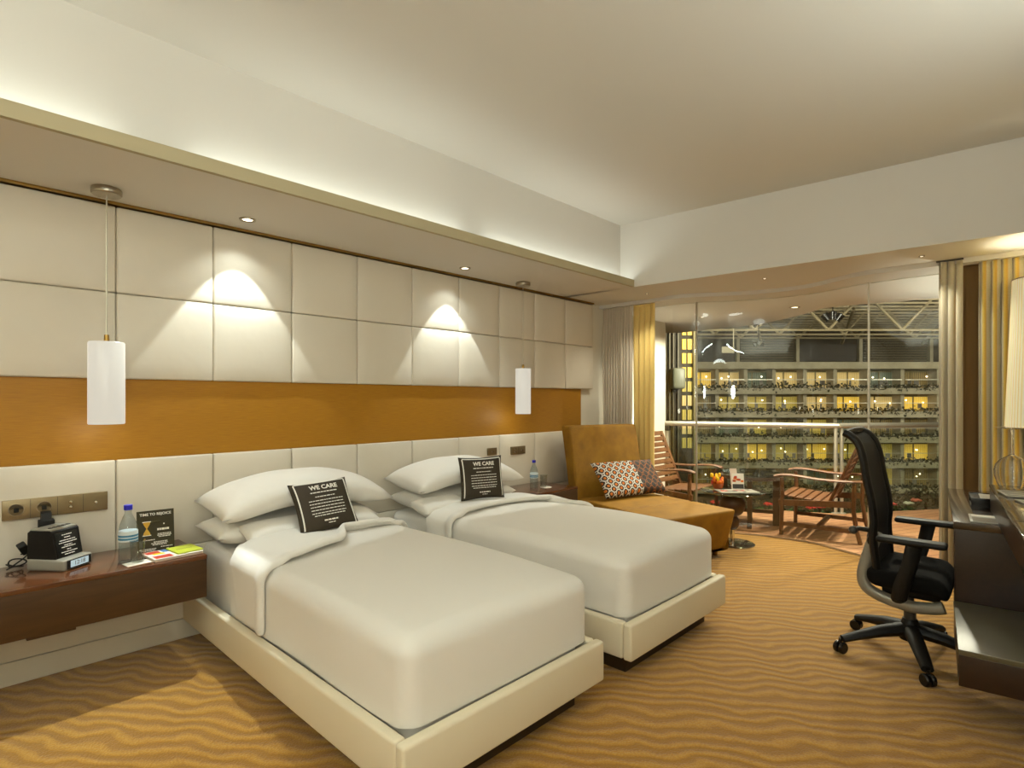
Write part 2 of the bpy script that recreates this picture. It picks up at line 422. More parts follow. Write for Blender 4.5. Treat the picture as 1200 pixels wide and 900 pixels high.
# balcony deck
RL = (-.06, 6.42); RK = (1.679, 7.19); RR = (2.44, 8.30); RE = (3.4, 9.70)
dpoly = [(x, y+.03) for x, y in G] + [(3.9, 5.4), (4.3, 9.7), RE, RR, RK, RL]
struct('floor_balcony', MB().prism(dpoly, -.10, 0), M['deck'], smooth=False)
# walls
struct('wall_left', MB().box(-.16, -.06, -2.1, 6.42, -.08, 2.95), M['wall'], smooth=False)
struct('wall_back', MB().box(-.16, 4.6, -2.1, -2.0, -.08, 2.95), M['wall'], smooth=False)
mb = MB(); mb.prism([(wallx(-2.1), -2.1), (wallx(-2.1)+.1, -2.1), (wallx(5.4)+.1, 5.4), (wallx(5.4), 5.4)], -.08, 2.95)
struct('wall_right', mb, M['wall'], smooth=False)
# main ceiling, bed soffit with its light trough, window soffit with the bulkhead
struct('ceiling', MB().prism([(.56, -2.1), (4.6, -2.1), (4.6, 4.7), (.56, 4.40)], CEIL, CEIL+.08), M['ceiling'], smooth=False)
mb = MB()
mb.box(-.06, .7265, -2.0, 4.36, SOF, SOF+.02)
mb.box(.56, .612, -2.0, 4.36, SOF+.02, CEIL+.001)
struct('trim_4', MB().box(.727, .752, -2.0, 4.355, SOF, SOF+.061), M['lip'], smooth=False)
struct('ceiling_bed_soffit', mb, M['soffit'], smooth=False)
W = smoothcurve([(-.06, 4.985), (.57, 4.985), (.75, 4.97), (.88, 4.975), (1.0, 5.02), (1.27, 5.18), (1.5, 5.27), (1.85, 5.30), (2.09, 5.19), (2.3, 5.07), (2.47, 5.045), (2.83, 5.06), (3.55, 5.08)], 4)
mb = MB()
bk = lambda x: 4.352 + .07*(x-.70)
mb.prism([(-.06, bk(-.06)), (3.75, bk(3.75)), (3.70, 5.1)] + W[::-1], SOF, SOF+.06)
mb.prism([(.56, bk(.56)), (3.75, bk(3.75)), (3.75, bk(3.75)+.08), (.56, bk(.56)+.08)], SOF+.06, CEIL+.05)
struct('ceiling_window_soffit', mb, M['soffit'], smooth=False)
mb = MB()
mb.prism(W + [(x, y+.03) for x, y in G[::-1]], 2.262, SOF+.05)
struct('trim_2', mb, M['soffit'], smooth=False)
bc = smoothcurve([(-.8, 7.32), (-.42, 7.51), (-.15, 7.49), (.37, 7.47), (.88, 7.265), (1.39, 6.87), (1.636, 6.604), (1.82, 6.513), (2.08, 6.545), (2.634, 6.64), (4.2, 6.8)], 4)
mb = MB(); mb.prism([(x, y+.03) for x, y in G] + [(4.2, 5.35)] + bc[::-1] + [(-.8, 5.3)], 2.257, 2.36)
struct('ceiling_balcony', mb, M['soffit'], smooth=False)
# baseboards
struct('baseboard_left', MB().bbox(-.06, .004, -2.0, 5.2, 0, .106, .004), M['wall'])
# shadow-gap trim above the padded wall
struct('trim_3', MB().box(-.055, .004, -1.75, 4.803, 2.282, 2.2965), M['brass'], smooth=False)

# glass wall: three panes with joints
wroot = bpy.data.objects.new('window_1', None); C.objects.link(wroot); wroot.location = (1.6, 5.5, 0); MW['window_1'] = Matrix.Translation((1.6, 5.5, 0)); wroot['kind'] = 'structure'
def pane(x0, x1):
    pts = [p for p in G if x0+.004 < p[0] < x1-.004]
    def gy(x):
        for (a, b), (c, d) in zip(G, G[1:]):
            if a <= x <= c and c > a: return b + (d-b)*(x-a)/(c-a)
        return G[-1][1]
    pts = [(x0+.003, gy(x0))] + pts + [(x1-.003, gy(x1))]
    m = MB()
    for dy, fl in ((0, 0), (.012, 1)):
        vs = [(x, y+dy, z) for x, y in pts for z in (.004, 2.262)]
        fs = [(2*i, 2*i+2, 2*i+3, 2*i+1) for i in range(len(pts)-1)]
        m.add(vs, fs)
    obj('pane', m, M['glass'], wroot)
    return gy
gy = pane(-.05, .885); pane(.885, 2.335); pane(2.335, 3.54)
for x in (.885, 2.335):
    obj('glass_joint', MB().box(x-.006, x+.006, gy(x)-.004, gy(x)+.016, .004, 2.262), M['steel'], wroot, smooth=False)

# ------------------------------------------------------------------ padded headboard wall
hb = thing('headboard', 'cream padded leatherette panelling with ochre silk band behind both beds', 'headboard', (0, 2.0, .108))
SP = .4583; Y0 = .6805
ys = [Y0 + SP*i for i in range(-5, 10)]
def pad(y0, y1, z0, z1):
    m = MB()
    g = .0010; r = .010
    def fn(p):
        a = (p.y-y0)/(y1-y0); b = (p.z-z0)/(z1-z0)
        if p.x > -.02:
            e = max(0, min(1, 16*a*(1-a)*b*(1-b)))
            p.x += .016*e**.45 - .012
        return p
    m.bbox(-.05, .0, y0+g, y1-g, z0+g, z1-g, r, n=3, sub=6, fn=fn)
    return m
for i in range(len(ys)-1):
    for z0, z1 in ((1.404, 1.841), (1.841, 2.279), (.50, .993)):
        obj('panel', pad(ys[i], ys[i+1], z0, z1), M['leather'], hb)
obj('base_board', MB().bbox(-.05, -.002, -1.6, 4.803, .108, .498, .003), M['wall'], hb)
obj('accent_panel', MB().box(-.056, -.034, -1.7, 4.626, .99, 1.408), M['orange'], hb, smooth=False)['label'] = 'ochre silk band'

# ------------------------------------------------------------------ ceiling fittings
def downlight(x, y, z, label, r=.042, lens=.5, group='recessed downlights'):
    t = thing('downlight', label, 'ceiling light', (x, y, z), 0, group)
    m = MB().lathe([(r*.62, -.001), (r*.7, -.006), (r, -.006), (r*1.02, -.002), (r*1.02, .0)], (x, y, z), 24)
    obj('trim_ring', m, M['nickel'], t)
    obj('lens', MB().lathe([(0.0001, -.003), (r*.62, -.003), (r*.62, -.0005), (.0001, -.0005)], (x, y, z), 20), M['bulbglow'], t)
    return t
downlight(.199, 1.245, SOF, 'round recessed downlight in the bed soffit, the nearer of two above the padded wall')
downlight(.204, 2.845, SOF, 'round recessed downlight in the bed soffit, the farther of two above the padded wall')
downlight(.667, 4.716, SOF, 'small recessed downlight where the bed soffit meets the window soffit', .016)
downlight(1.716, 4.787, SOF, 'small recessed downlight at the middle of the window soffit', .018)
downlight(2.769, 4.801, SOF, 'small recessed downlight in the window soffit near the desk-side curtain', .018)
downlight(1.50, 6.25, 2.257, 'larger bright downlight in the balcony ceiling outside the glass, at its middle', .05)
downlight(.50, 6.25, 2.257, 'smaller downlight in the balcony ceiling outside the glass, nearer the gold curtain', .035)

def pendant(x, y, r, zt, zb, label):
    t = thing('pendant_lamp', label, 'pendant lamp', (x, y, SOF), 0, 'pendant lamps beside the beds')
    obj('canopy', MB().lathe([(.0001, 0), (.058, 0), (.062, -.006), (.062, -.026), (.058, -.032), (.0001, -.032)], (x, y, SOF), 32), M['nickel'], t)
    obj('cord', MB().tube([(x, y, SOF-.03), (x, y, zt+.03)], .0032, 8), M['steel'], t)
    obj('collar', MB().lathe([(.0001, .035), (.01, .035), (.012, .0), (.0001, -.0)], (x, y, zt), 16), M['brass'], t)
    obj('lamp_shade', MB().lathe([(.0001, zt), (r-.004, zt), (r, zt-.006), (r, zb+.004), (r-.003, zb), (r-.007, zb), (r-.008, zb+.02), (.0001, zb+.02)], (x, y, 0), 40), M['lampglass'], t)
    return t
pendant(.186, .603, .0735, 1.5705, 1.183, 'white glass cylinder pendant lamp above the bedside shelf with the clock radio')
pendant(.164, 3.54, .066, 1.562, 1.176, 'white glass cylinder pendant lamp above the small shelf by the ochre chaise')

# ------------------------------------------------------------------ beds
def bed(yo, label):
    t = thing('bed', label, 'bed', (1.0, yo+.515, 0), 0, 'twin beds')
    FTOP, FB = .269, .102
    for y0, y1 in ((0, .045), (.985, 1.03)):
        obj('side_rail', MB().bbox(.004, 1.99, yo+y0, yo+y1, FB, FTOP, .012, n=3), M['frameleather'], t)
    obj('foot_panel', MB().bbox(1.993, 2.04, yo-.002, yo+1.032, FB, FTOP+.002, .012, n=3), M['frameleather'], t)
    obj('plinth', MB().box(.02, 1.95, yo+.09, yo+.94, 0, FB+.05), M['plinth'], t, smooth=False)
    def mf(p):
        if p.z > .5: p.z += .008*math.sin(p.x*9)*math.sin(p.y*7+yo)
        return p
    obj('mattress', MB().bbox(.03, 1.965, yo+.078, yo+.958, .16, .514, .05, n=4, sub=10, fn=mf), M['linen'], t)
    return t
BY = [.978, 2.224]
bed(BY[0], 'twin bed with cream upholstered frame, the nearer one beside the clock-radio shelf')
bed(BY[1], 'twin bed with cream upholstered frame, the farther one beside the ochre chaise')

def duvet_path(yo, up):
    """cross-section of the made bed: near side, over the top, far side"""
    yn, yf = yo+.046-up, yo+1.014+up; zt = .56+up; r = .075
    P = [(yn, .282), (yn, .34), (yn, .42), (yn, zt-r)]
    for i in range(1, 6):
        g = i*PI/2/6; P.append((yn + r*(1-math.cos(g)), zt - r + r*math.sin(g)))
    for i in range(0, 17):
        a = i/16; P.append((yn+r + (yf-yn-2*r)*a, zt + .022*math.sin(PI*a)))
    for i in range(1, 6):
        g = i*PI/2/6; P.append((yf - r + r*math.sin(g), zt - r + r*math.cos(g)))
    P += [(yf, zt-r), (yf, .42), (yf, .34), (yf, .282)]
    return P
def interp(tab, x):
    if x <= tab[0][0]: return tab[0][1:]
    for a, b in zip(tab, tab[1:]):
        if x <= b[0]:
            k = (x-a[0])/(b[0]-a[0]); k = k*k*(3-2*k)
            return tuple(p+(q-p)*k for p, q in zip(a[1:], b[1:]))
    return tab[-1][1:]
def duvet(yo, tab, label, sd):
    rnd = random.Random(sd)
    ph = [rnd.uniform(0, 6) for _ in range(6)]
    zt = .56
    def fn(p):
        a = (p.y-yo-.046)/.962
        if p.z > .45:
            w = (p.z-.45)/.11
            k = 1 - max(0, (p.x-1.75)/.23)**2*.9
            p.z += w*(.022*math.sin(PI*max(0, min(1, a)))*k + .004*math.sin(p.x*5+ph[0])*math.sin(p.y*6+ph[1]))
            p.z -= w*.018*max(0, (p.x-1.3)/.68)**2
        s_ = max(0, min(1, (p.z-.2)/.3))
        bul = .006*math.sin(p.x*7+ph[2])*math.sin(PI*s_)
        if a < .1: p.y -= bul
        if a > .9: p.y += bul
        if p.x > 1.9: p.x += .010*math.sin(PI*s_)*math.sin(PI*max(0, min(1, a)))
        return p
    sh = MB().bbox(.50, 1.983, yo+.046, yo+1.014, .212, zt, .07, n=6, sub=14, fn=fn)
    sh.f = [f for f in sh.f if not (all(sh.v[i].z < .2815 for i in f) or all(sh.v[i].x < .5725 for i in f))]
    o = obj('duvet', sh, M['linen'], loc=(1.2, yo+.515, .21))
    tag(o, label, 'duvet', 'white duvets')
    # folded-back head end
    P = duvet_path(yo, .012); N = len(P)
    def top(u, v):
        q = u*(N-1); i = min(int(q), N-2); k = q-i
        y = P[i][0]*(1-k)+P[i+1][0]*k; z = P[i][1]*(1-k)+P[i+1][1]*k
        x0, x1 = interp(tab, u)
        x = x0 + (x1-x0)*v
        n_ = 1 if P[i][1] > .5 else 0
        lift = .036*math.exp(-((v-.93)/.1)**2) + .006*math.sin(v*7+u*9+ph[3]) + .006*math.sin(u*24+ph[4])*math.sin(PI*v) + .01*(1-v)**3
        a = (y-yo-.046)/.962
        if a < .09: return (x, y-lift*.7, z+lift*.2)
        if a > .91: return (x, y+lift*.7, z+lift*.2)
        return (x, y, z+lift)
    f = obj('duvet_fold', MB().grid(top, 90, 14), M['linen'], o, angle=180,
            mods=[('SOLIDIFY', dict(thickness=.032, offset=-.4)), ('SUBSURF', dict(levels=1, render_levels=1))])
    return o
duvet(BY[0], [(0, .68, .985), (.16, .58, .985), (.30, .49, .965), (.44, .47, .92), (.455, .47, .91), (.54, .47, .68), (.75, .47, .64), (.86, .47, .62), (1, .48, .64)], 'smooth white duvet on the nearer bed, big flap folded back on the shelf side', 3)
duvet(BY[1], [(0, .52, .76), (.16, .49, .76), (.30, .47, .76), (.5, .47, .77), (.62, .47, .79), (.70, .47, .83), (.74, .47, 1.06), (.84, .50, 1.10), (1, .6, 1.08)], 'smooth white duvet tucked on the farther bed with a rolled flap on the chaise side', 5)

def pillow_mb(L, Wd, T, sag=0, nu=28, nv=18, pin=.035, pw=.40):
    m = MB()
    for sgn in (1, -1):
        def fn(u, v):
            a = 2*u-1; b = 2*v-1
            x = Wd/2*b*(1-pin*(1-a*a)); y = L/2*a*(1-pin*(1-b*b))
            h = (1-a**6)**.5*(1-b*b)**pw
            wr = .05*math.sin(9*a+3*b)*(1-a*a)*(1-b*b)
            return (x, y, sgn*T/2*h*(1+wr) - sag*a*a)
        m.grid(fn, nu, nv)
    return m
def pillow(L, Wd, T, loc, rot, label, sag=0, pw=.42):
    o = obj('pillow', pillow_mb(L, Wd, T, sag, pw=pw), M['pillow'], angle=180)
    put(o, TR(*loc, *rot)); return tag(o, label, 'pillow', 'white bed pillows')
y = BY[0]+.515
pillow(.93, .37, .145, (.215, y, .600), (0, .05, 0), 'lower plump white pillow of the stack on the nearer bed')
pillow(1.00, .43, .175, (.25, y+.035, .80), (0, .13, .01), 'upper plump white pillow on top of the stack on the nearer bed', .085)
pillow(.80, .18, .11, (.425, y+.03, .60), (0, .35, .02), 'small white pillow in front of the stack behind the tilted black cushion')
y = BY[1]+.515
pillow(.93, .37, .145, (.215, y, .600), (0, .05, 0), 'lower plump white pillow of the stack on the farther bed')
pillow(1.00, .43, .165, (.25, y, .79), (0, .13, .01), 'upper plump white pillow on top of the stack on the farther bed', .075)
pillow(.40, .18, .10, (.43, BY[1]+.20, .585), (0, .3, .05), 'small white pillow lying at the near edge of the farther bed')

# black message cushions
def cushion(loc, rot, label, sd):
    L, H, T = .325, .30, .07
    def surf(x, z):
        a = max(-1, min(1, x/(L/2))); b = max(-1, min(1, z/(H/2)))
        return T/2*max(0, (1-a**4)*(1-b**4))**.5
    m = MB()
    for sg in (1, -1):
        def fn(u, v):
            a = 2*u-1; b = 2*v-1
            return (L/2*a*(1-.06*(1-b*b)), H/2*b*(1-.07*(1-a*a)), sg*T/2*((1-a**4)*(1-b**4))**.5)
        m.grid(fn, 22, 22)
    o = obj('message_cushion', m, M['cushion'], angle=180)
    put(o, TR(*loc, *rot)); tag(o, label, 'cushion', 'black message cushions')
    O = MW[o.name]
    def on(v): return (v.x, v.y, surf(v.x, v.y) + .0015 + v.z)
    # white border
    def border(side):
        b = MB()
        if side < 2:
            sg = 1 if side else -1
            def fn(u, v):
                z = (2*u-1)*H/2*.88; x = sg*(L/2*.87 + (v-.5)*.007)*(1-.04*(1-(2*u-1)**2)); return (x, z, surf(x, z)+.0012)
        else:
            sg = 1 if side == 2 else -1
            def fn(u, v):
                x = (2*u-1)*L/2*.87; z = sg*(H/2*.90 + (v-.5)*.006)*(1-.05*(1-(2*u-1)**2)); return (x, z, surf(x, z)+.0012)
        b.grid(fn, 20, 1); return b
    bd = MB()
    for k in (0, 1, 2):
        q = border(k); bd.add([O @ v for v in q.v], q.f)
    obj('white_piping', bd, M['white'], o, smooth=False)
    tx = text_mb('WE CARE', .036, .0003, bold=.0012, fn=lambda v: on(Vector((v.x+.012, v.y+.095, 0))))
    q = MB().add([O @ v for v in tx.v], tx.f)
    obj('printed_headline', q, M['white'], o, smooth=False)
    rnd = random.Random(sd); ln = MB()
    rows = [(.066, .16, .006), (.040, .12, .005), (.018, .20, .0045), (.000, .20, .0045), (-.018, .20, .0045), (-.036, .20, .0045), (-.054, .20, .0045), (-.068, .18, .0045), (-.098, .09, .008), (-.113, .05, .004)]
    for zc, w, hh in rows:
        if zc == -.098: obj('message_print', ln, M['white'], o, smooth=False); ln = MB()
        x = -w/2 + .012
        while x < w/2:
            l = rnd.uniform(.008, .022)
            x2 = min(x+l, w/2)
            vs = [(x, zc-hh/2), (x2, zc-hh/2), (x2, zc+hh/2), (x, zc+hh/2)]
            ln.add([O @ Vector((a, b, surf(a, b)+.0016)) for a, b in vs], [(0, 1, 2, 3)])
            x = x2 + .003
    obj('signature_print', ln, M['white'], o, smooth=False)
    return o
# local x = width, y = height, z = face normal
def cush_rot(lean, yaw, roll):
    # upright facing +X, leaning back by lean
    R = Matrix.Rotation(yaw, 4, 'Z') @ Matrix.Rotation(-lean, 4, 'Y') @ Matrix(((0, 0, 1, 0), (1, 0, 0, 0), (0, 1, 0, 0), (0, 0, 0, 1))) @ Matrix.Rotation(roll, 4, 'Z')
    return R.to_euler()
cushion((.548, 1.515, .722), cush_rot(math.radians(34), math.radians(-8), math.radians(4)), 'small black WE CARE cushion leaning tilted on the nearer bed pillows', 1)
cushion((.54, 2.70, .752), cush_rot(math.radians(10), math.radians(-22), math.radians(1)), 'small black WE CARE cushion standing upright on the farther bed', 2)

# ------------------------------------------------------------------ bedside shelves
def nightstand(y0, y1, x1, z0, z1, label, lip=None):
    t = thing('bedside_shelf', label, 'bedside table', (.2, (y0+y1)/2, z0), 0, 'floating bedside shelves')
    obj('top', MB().bbox(.012, x1, y0, y1, z1-.02, z1, .002), M['rosewood'], t)
    obj('drawer_front', MB().bbox(x1-.02, x1-.001, y0+.002, y1-.001, z0, z1-.0205, .002), M['rosefront'], t)
    obj('body', MB().box(.012, x1-.021, y0+.003, y1-.003, z0+.004, z1-.021), M['rosefront'], t, smooth=False)
    if lip: obj('finger_pull', MB().bbox(x1-.06, x1-.012, lip[0], lip[1], z0-.014, z0+.002, .003), M['rosefront'], t)
    return t
nightstand(-1.1, .958, .45, .341, .545, 'long dark wood bedside shelf under the clock radio, floating on the wall', (.29, .45))
nightstand(3.30, 3.93, .45, .341, .545, 'short dark wood bedside shelf between the farther bed and the chaise')
NZ = .545

# wall plate with four modules
def wall_plate(y0, y1, z0, z1, n, label, kinds):
    t = thing('wall_plate', label, 'socket', (.012, (y0+y1)/2, z0), 0, 'brushed metal wall plates')
    obj('face_plate', MB().bbox(-.004, .014, y0, y1, z0, z1, .002), M['bronze'], t)
    w = (y1-y0)/n
    for i in range(n):
        yc = y0+w*(i+.5); zc = (z0+z1)/2
        if i: obj('seam', MB().box(.0135, .0146, y0+w*i-.0008, y0+w*i+.0008, z0+.002, z1-.002), M['darkgrey'], t, smooth=False)
        k = kinds[i]
        R = TR(.014, yc, zc, 0, PI/2, 0)
        if k == 'round':
            obj('socket_ring', MB().lathe([(.028, 0), (.028, .002), (.0255, .002), (.0255, 0)], (0, 0, 0), 28, R), M['nickel'], t)
            obj('socket_insert', MB().box(.0135, .0155, yc-.009, yc+.009, zc-.012, zc+.006), M['blackplastic'], t, smooth=False)
        else:
            for dz in ((.012, -.012) if k == 'two' else (-.002,)):
                obj('button', MB().lathe([(.0001, .006), (.006, .005), (.008, 0)], (0, 0, 0), 14, TR(.014, yc, zc+dz, 0, PI/2, 0)), M['chrome'], t)
    return t
wall_plate(.247, .640, .752, .842, 4, 'long brushed metal wall plate with four modules above the clock radio', ['round', 'round', 'two', 'one'])
wall_plate(3.555, 3.735, .815, .885, 2, 'brushed metal two-module wall plate above the bottle on the short shelf', ['two', 'one'])
wall_plate(3.27, 3.375, .83, .89, 1, 'brushed metal wall plate half hidden behind the farther bed pillows', ['one'])

# clock radio dock ------------------------------------------------
T0 = TR(.19, .435, NZ, 0, 0, math.radians(38))     # local +x is the display side
t = thing('clock_radio', 'dark docking clock radio with lit display on the long bedside shelf', 'clock radio', (.19, .435, NZ), math.radians(38))
obj('base', MB().bbox(-.10, .085, -.075, .075, 0, .052, .012, T0, 3), M['grey'], t)
obj('display_panel', MB().bbox(.0835, .0885, -.062, .062, .008, .046, .002, T0), M['black'], t)
obj('display', MB().box(.0885, .0895, -.046, .046, .013, .042, T0), emis('pale lcd', (168, 186, 196), .55), t, smooth=False)
m = text_mb('12:18', .026, .0002, T=T0 @ TR(.0898, 0, .0275) @ Matrix(((0, 0, 1, 0), (1, 0, 0, 0), (0, 1, 0, 0), (0, 0, 0, 1))))
obj('digits', m, M['darkgrey'], t, smooth=False)
obj('body', MB().side([(-.10, .05), (.040, .05), (.018, .168), (.008, .176), (-.085, .176), (-.098, .166)], -.068, .068, T0), M['blackplastic'], t)
obj('top_cap', MB().bbox(-.09, .012, -.066, .066, .170, .182, .005, T0), M['grey'], t)
btn = MB()
for k in range(5): btn.bbox(-.02, -.005, -.05+k*.022, -.036+k*.022, .181, .186, .002, T0)
obj('buttons', btn, M['darkgrey'], t)
slope = math.atan2(.022, .118)
TF = T0 @ TR(.0405, 0, .05, 0, -slope, 0)     # leaning front, local y across, z up the slope
obj('leaflet_panel', MB().box(0, .002, -.06, .06, .004, .112, TF), M['black'], t, smooth=False)
ln = MB(); rr = random.Random(4)
for k, (zz, w) in enumerate([(.100, .05), (.088, .03), (.076, .08), (.066, .09), (.054, .04), (.046, .07), (.034, .02), (.024, .08), (.014, .05)]):
    x = -w/2
    while x < w/2:
        x2 = min(w/2, x+rr.uniform(.006, .018)); ln.box(.002, .0025, x, x2, zz-.0016, zz+.0016, TF); x = x2+.002
obj('leaflet_print', ln, M['white'], t, smooth=False)
# plug-in adaptor and cord
t = thing('socket_adaptor', 'black plug adaptor in the second module of the long wall plate', 'adaptor', (.03, .40, .70))
obj('adaptor_body', MB().bbox(.0165, .060, .370, .428, .668, .742, .005), M['blackplastic'], t)
obj('adaptor_top', MB().side([(.0165, .742), (.056, .742), (.04, .772), (.0165, .778)], .38, .418), M['blackplastic'], t)
t = thing('power_cord', 'black plug and tangled cord behind the clock radio', 'cord', (.06, .36, NZ))
obj('plug', MB().bbox(-.02, .02, -.016, .016, -.025, .025, .006, TR(.075, .315, NZ+.085, .5, .3, .2)), M['blackplastic'], t)
pts = [(.075, .305, NZ+.06)]
for k in range(40):
    a = k/39
    pts.append((.075+.03*math.sin(a*19)+.02*a, .300-.02*a+.03*math.cos(a*15), NZ+.006+.055*(1-a)*abs(math.cos(a*9))))
obj('cable', MB().tube(smoothcurve(pts, 2), .0032, 6), M['blackplastic'], t)

def bottle(x, y, s, label):
    t = thing('water_bottle', label, 'bottle', (x, y, NZ), 0, 'water bottles')
    prof = [(.0001, 0), (.030, 0), (.034, .006), (.034, .06), (.033, .075), (.034, .09), (.034, .13), (.030, .155), (.018, .185), (.0125, .198), (.0125, .212), (.0001, .213)]
    obj('body', MB().lathe([(r*s, z*s) for r, z in prof], (x, y, NZ), 24), M['pet'], t)
    obj('cap', MB().lathe([(.0001, .212*s), (.015*s, .212*s), (.0155*s, .216*s), (.0155*s, .232*s), (.0001, .233*s)], (x, y, NZ), 20), M['bluecap'], t)
    obj('label_band', MB().lathe([(.0345*s, .085*s), (.0348*s, .087*s), (.0348*s, .125*s), (.0345*s, .127*s)], (x, y, NZ), 24), mat('pale label', (214, 222, 222), .5), t)
    lb = MB()
    for k, (z0, z1) in enumerate([(.092, .100), (.104, .112)]):
        lb.lathe([(.0352*s, z0*s), (.0352*s, z1*s)], (x, y, NZ), 24)
    obj('label_print', lb, [mat('teal print', (60, 120, 150), .5)], t)
    return t
bottle(.30, .665, 1.13, 'clear water bottle with blue cap on the long shelf beside the clock radio')
bottle(.235, 3.60, 1.02, 'clear water bottle with blue cap on the short shelf by the chaise')
def tumbler(x, y, z, label, s=1.0):
    t = thing('tumbler', label, 'glass', (x, y, z), 0, 'drinking glasses')
    prof = [(.0001, 0), (.027, 0), (.029, .003), (.034, .108), (.0325, .108), (.0275, .012), (.0001, .010)]
    obj('glass_body', MB().lathe([(r*s, q*s) for r, q in prof], (x, y, z), 24), M['clear'], t)
    obj('lid', MB().lathe([(.0001, .1085*s), (.036*s, .1085*s), (.036*s, .110*s), (.0001, .110*s)], (x, y, z), 24), M['clear'] , t)
    return t
tumbler(.355, .690, NZ+.003, 'clear tumbler in front of the bottle on the long shelf', .9)
tumbler(.265, 3.69, NZ+.003, 'clear tumbler beside the bottle on the short shelf', .95)
o = obj('coaster', MB().bbox(-.036, .036, -.055, .055, 0, .0025, .001), M['paper']); put(o, TR(.372, .69, NZ, 0, 0, .12)); tag(o, 'white paper coaster under the tumbler on the long shelf', 'coaster', 'white coasters')
o = obj('coaster', MB().lathe([(.0001, 0), (.05, 0), (.05, .0025), (.0001, .0025)], n=28), M['paper']); put(o, TR(.285, 3.70, NZ)); tag(o, 'round white coaster under the tumbler on the short shelf', 'coaster', 'white coasters')

# standing poster card
t = thing('poster_card', 'upright dark card reading TIME TO REJOICE on the long bedside shelf', 'sign', (.22, .80, NZ), math.radians(-6))
TP = TR(.215, .80, NZ, 0, math.radians(-7), math.radians(-6))
obj('card', MB().box(-.003, .003, -.079, .079, 0, .205, TP), M['poster'], t, smooth=False)
TX = Matrix(((0, 0, 1, 0), (1, 0, 0, 0), (0, 1, 0, 0), (0, 0, 0, 1)))
obj('headline', text_mb('TIME TO REJOICE', .0172, .0003, bold=.0004, T=TP @ TR(.0036, 0, .186) @ TX), M['white'], t, smooth=False)
hg = MB()
for sg in (1, -1):
    hg.lathe([(.0015, 0), (.006, .008*1), (.014, .022), (.016, .032)], (0, 0, 0), 14, TP @ TR(.0032, -.038, .118) @ Matrix.Diagonal((.12, 1, sg, 1)))
obj('hourglass', hg, M['gold'], t)
fr = MB()
for sg in (1, -1): obj('hourglass_cap', MB().box(.003, .0046, -.056, -.020, .118+sg*.033-.002, .118+sg*.033+.002, TP), M['white'], t, smooth=False)
ln = MB(); rr = random.Random(9)
for zz, yc, w, hh in [(.135, .035, .006, .006), (.110, .032, .052, .010), (.088, .036, .056, .004), (.081, .036, .06, .004), (.074, .036, .05, .004), (.062, -.03, .05, .004), (.050, .02, .06, .004), (.043, .015, .07, .004), (.036, .015, .06, .004), (.018, -.035, .07, .005), (.011, -.035, .06, .004), (.024, .045, .05, .004), (.012, .05, .012, .004)]:
    y_ = yc-w/2
    while y_ < yc+w/2:
        y2 = min(yc+w/2, y_+rr.uniform(.005, .014)); ln.box(.003, .0036, y_, y2, zz-hh/2, zz+hh/2, TP); y_ = y2+.002
obj('small_print', ln, M['white'], t, smooth=False)
obj('stand', MB().side([(-.06, 0), (-.055, 0), (-.012, .15), (-.016, .15)], -.02, .02, TR(.215, .80, NZ, 0, 0, math.radians(-6))), M['poster'], t, smooth=False)

# magazine and lime booklet
t = thing('magazine', 'thick magazine with red and blue cover at the bed end of the long shelf', 'magazine', (.34, .84, NZ), .1)
TG = TR(.335, .840, NZ, 0, 0, .08)
obj('pages', MB().bbox(-.085, .085, -.105, .105, .001, .013, .002, TG), M['pastel'], t)
obj('cover', MB().box(-.086, .086, -.106, .106, .013, .0145, TG), M['paper'], t, smooth=False)
obj('cover_print', MB().box(-.08, -.03, -.10, -.04, .0145, .0149, TG), M['red'], t, smooth=False); obj('cover_print', MB().box(.02, .075, -.095, -.02, .0145, .0149, TG), M['red'], t, smooth=False)
p = MB(); p.box(-.083, -.03, -.03, .05, .0145, .0149, TG); obj('cover_photo', p, M['bluep'], t, smooth=False)
p = MB(); p.box(-.03, .0, -.08, -.03, .0145, .0149, TG); obj('cover_patch', p, M['yellowp'], t, smooth=False)
t = thing('booklet', 'lime green booklet lying on the magazine', 'booklet', (.325, .885, NZ+.015), .1)
TB = TR(.330, .893, NZ+.0155, 0, 0, .1)
obj('cover', MB().bbox(-.072, .072, -.058, .058, 0, .006, .0015, TB), M['lime'], t)
p = MB()
for k in range(8): p.box(-.012, .006, -.035+k*.009, -.030+k*.009, .006, .0063, TB)
obj('cover_print', p, mat('olive print', (120, 120, 40), .5), t, smooth=False)

# ------------------------------------------------------------------ curtains
def curtain(name, x0, x1, yc, folds, amp, z0, z1, m, label, slope=0.0, hook=True):
    rnd = random.Random(int(x0*100)+folds); ph = [rnd.uniform(-.5, .5) for _ in range(folds+2)]
    am = [rnd.uniform(.7, 1.15) for _ in range(folds+2)]
    def fn(u, v):
        q = u*folds; i = int(min(q, folds-1e-6))
        a = amp*am[i]*(1-.55*max(0, (v-.86)/.14)**.7) * (.8+.2*(1-v))
        x = x0 + (x1-x0)*(u + .25/folds*math.sin(2*PI*q+.6)*1.0 + .10/folds*ph[i]*math.sin(PI*(q-i)))
        pinch = math.exp(-((v-.945)/.02)**2)*.45
        y = yc + slope*(x-x0) + a*(1-pinch)*math.sin(2*PI*q) + .006*math.sin(v*5+i)
        return (x, y, z0+(z1-z0)*v)
    t = thing(name, label, 'curtain', ((x0+x1)/2, yc, z0), 0, 'window curtains')
    obj('cloth', MB().grid(fn, folds*16, 44, uv=True), m, t, angle=180, mods=[('SOLIDIFY', dict(thickness=.003, offset=0))])
    rail = MB().box(x0-.01, x1+.01, yc-.008, yc+.008, SOF-.013, SOF-.001, None)
    obj('track', rail, M['darkgrey'], t, smooth=False)
    return t
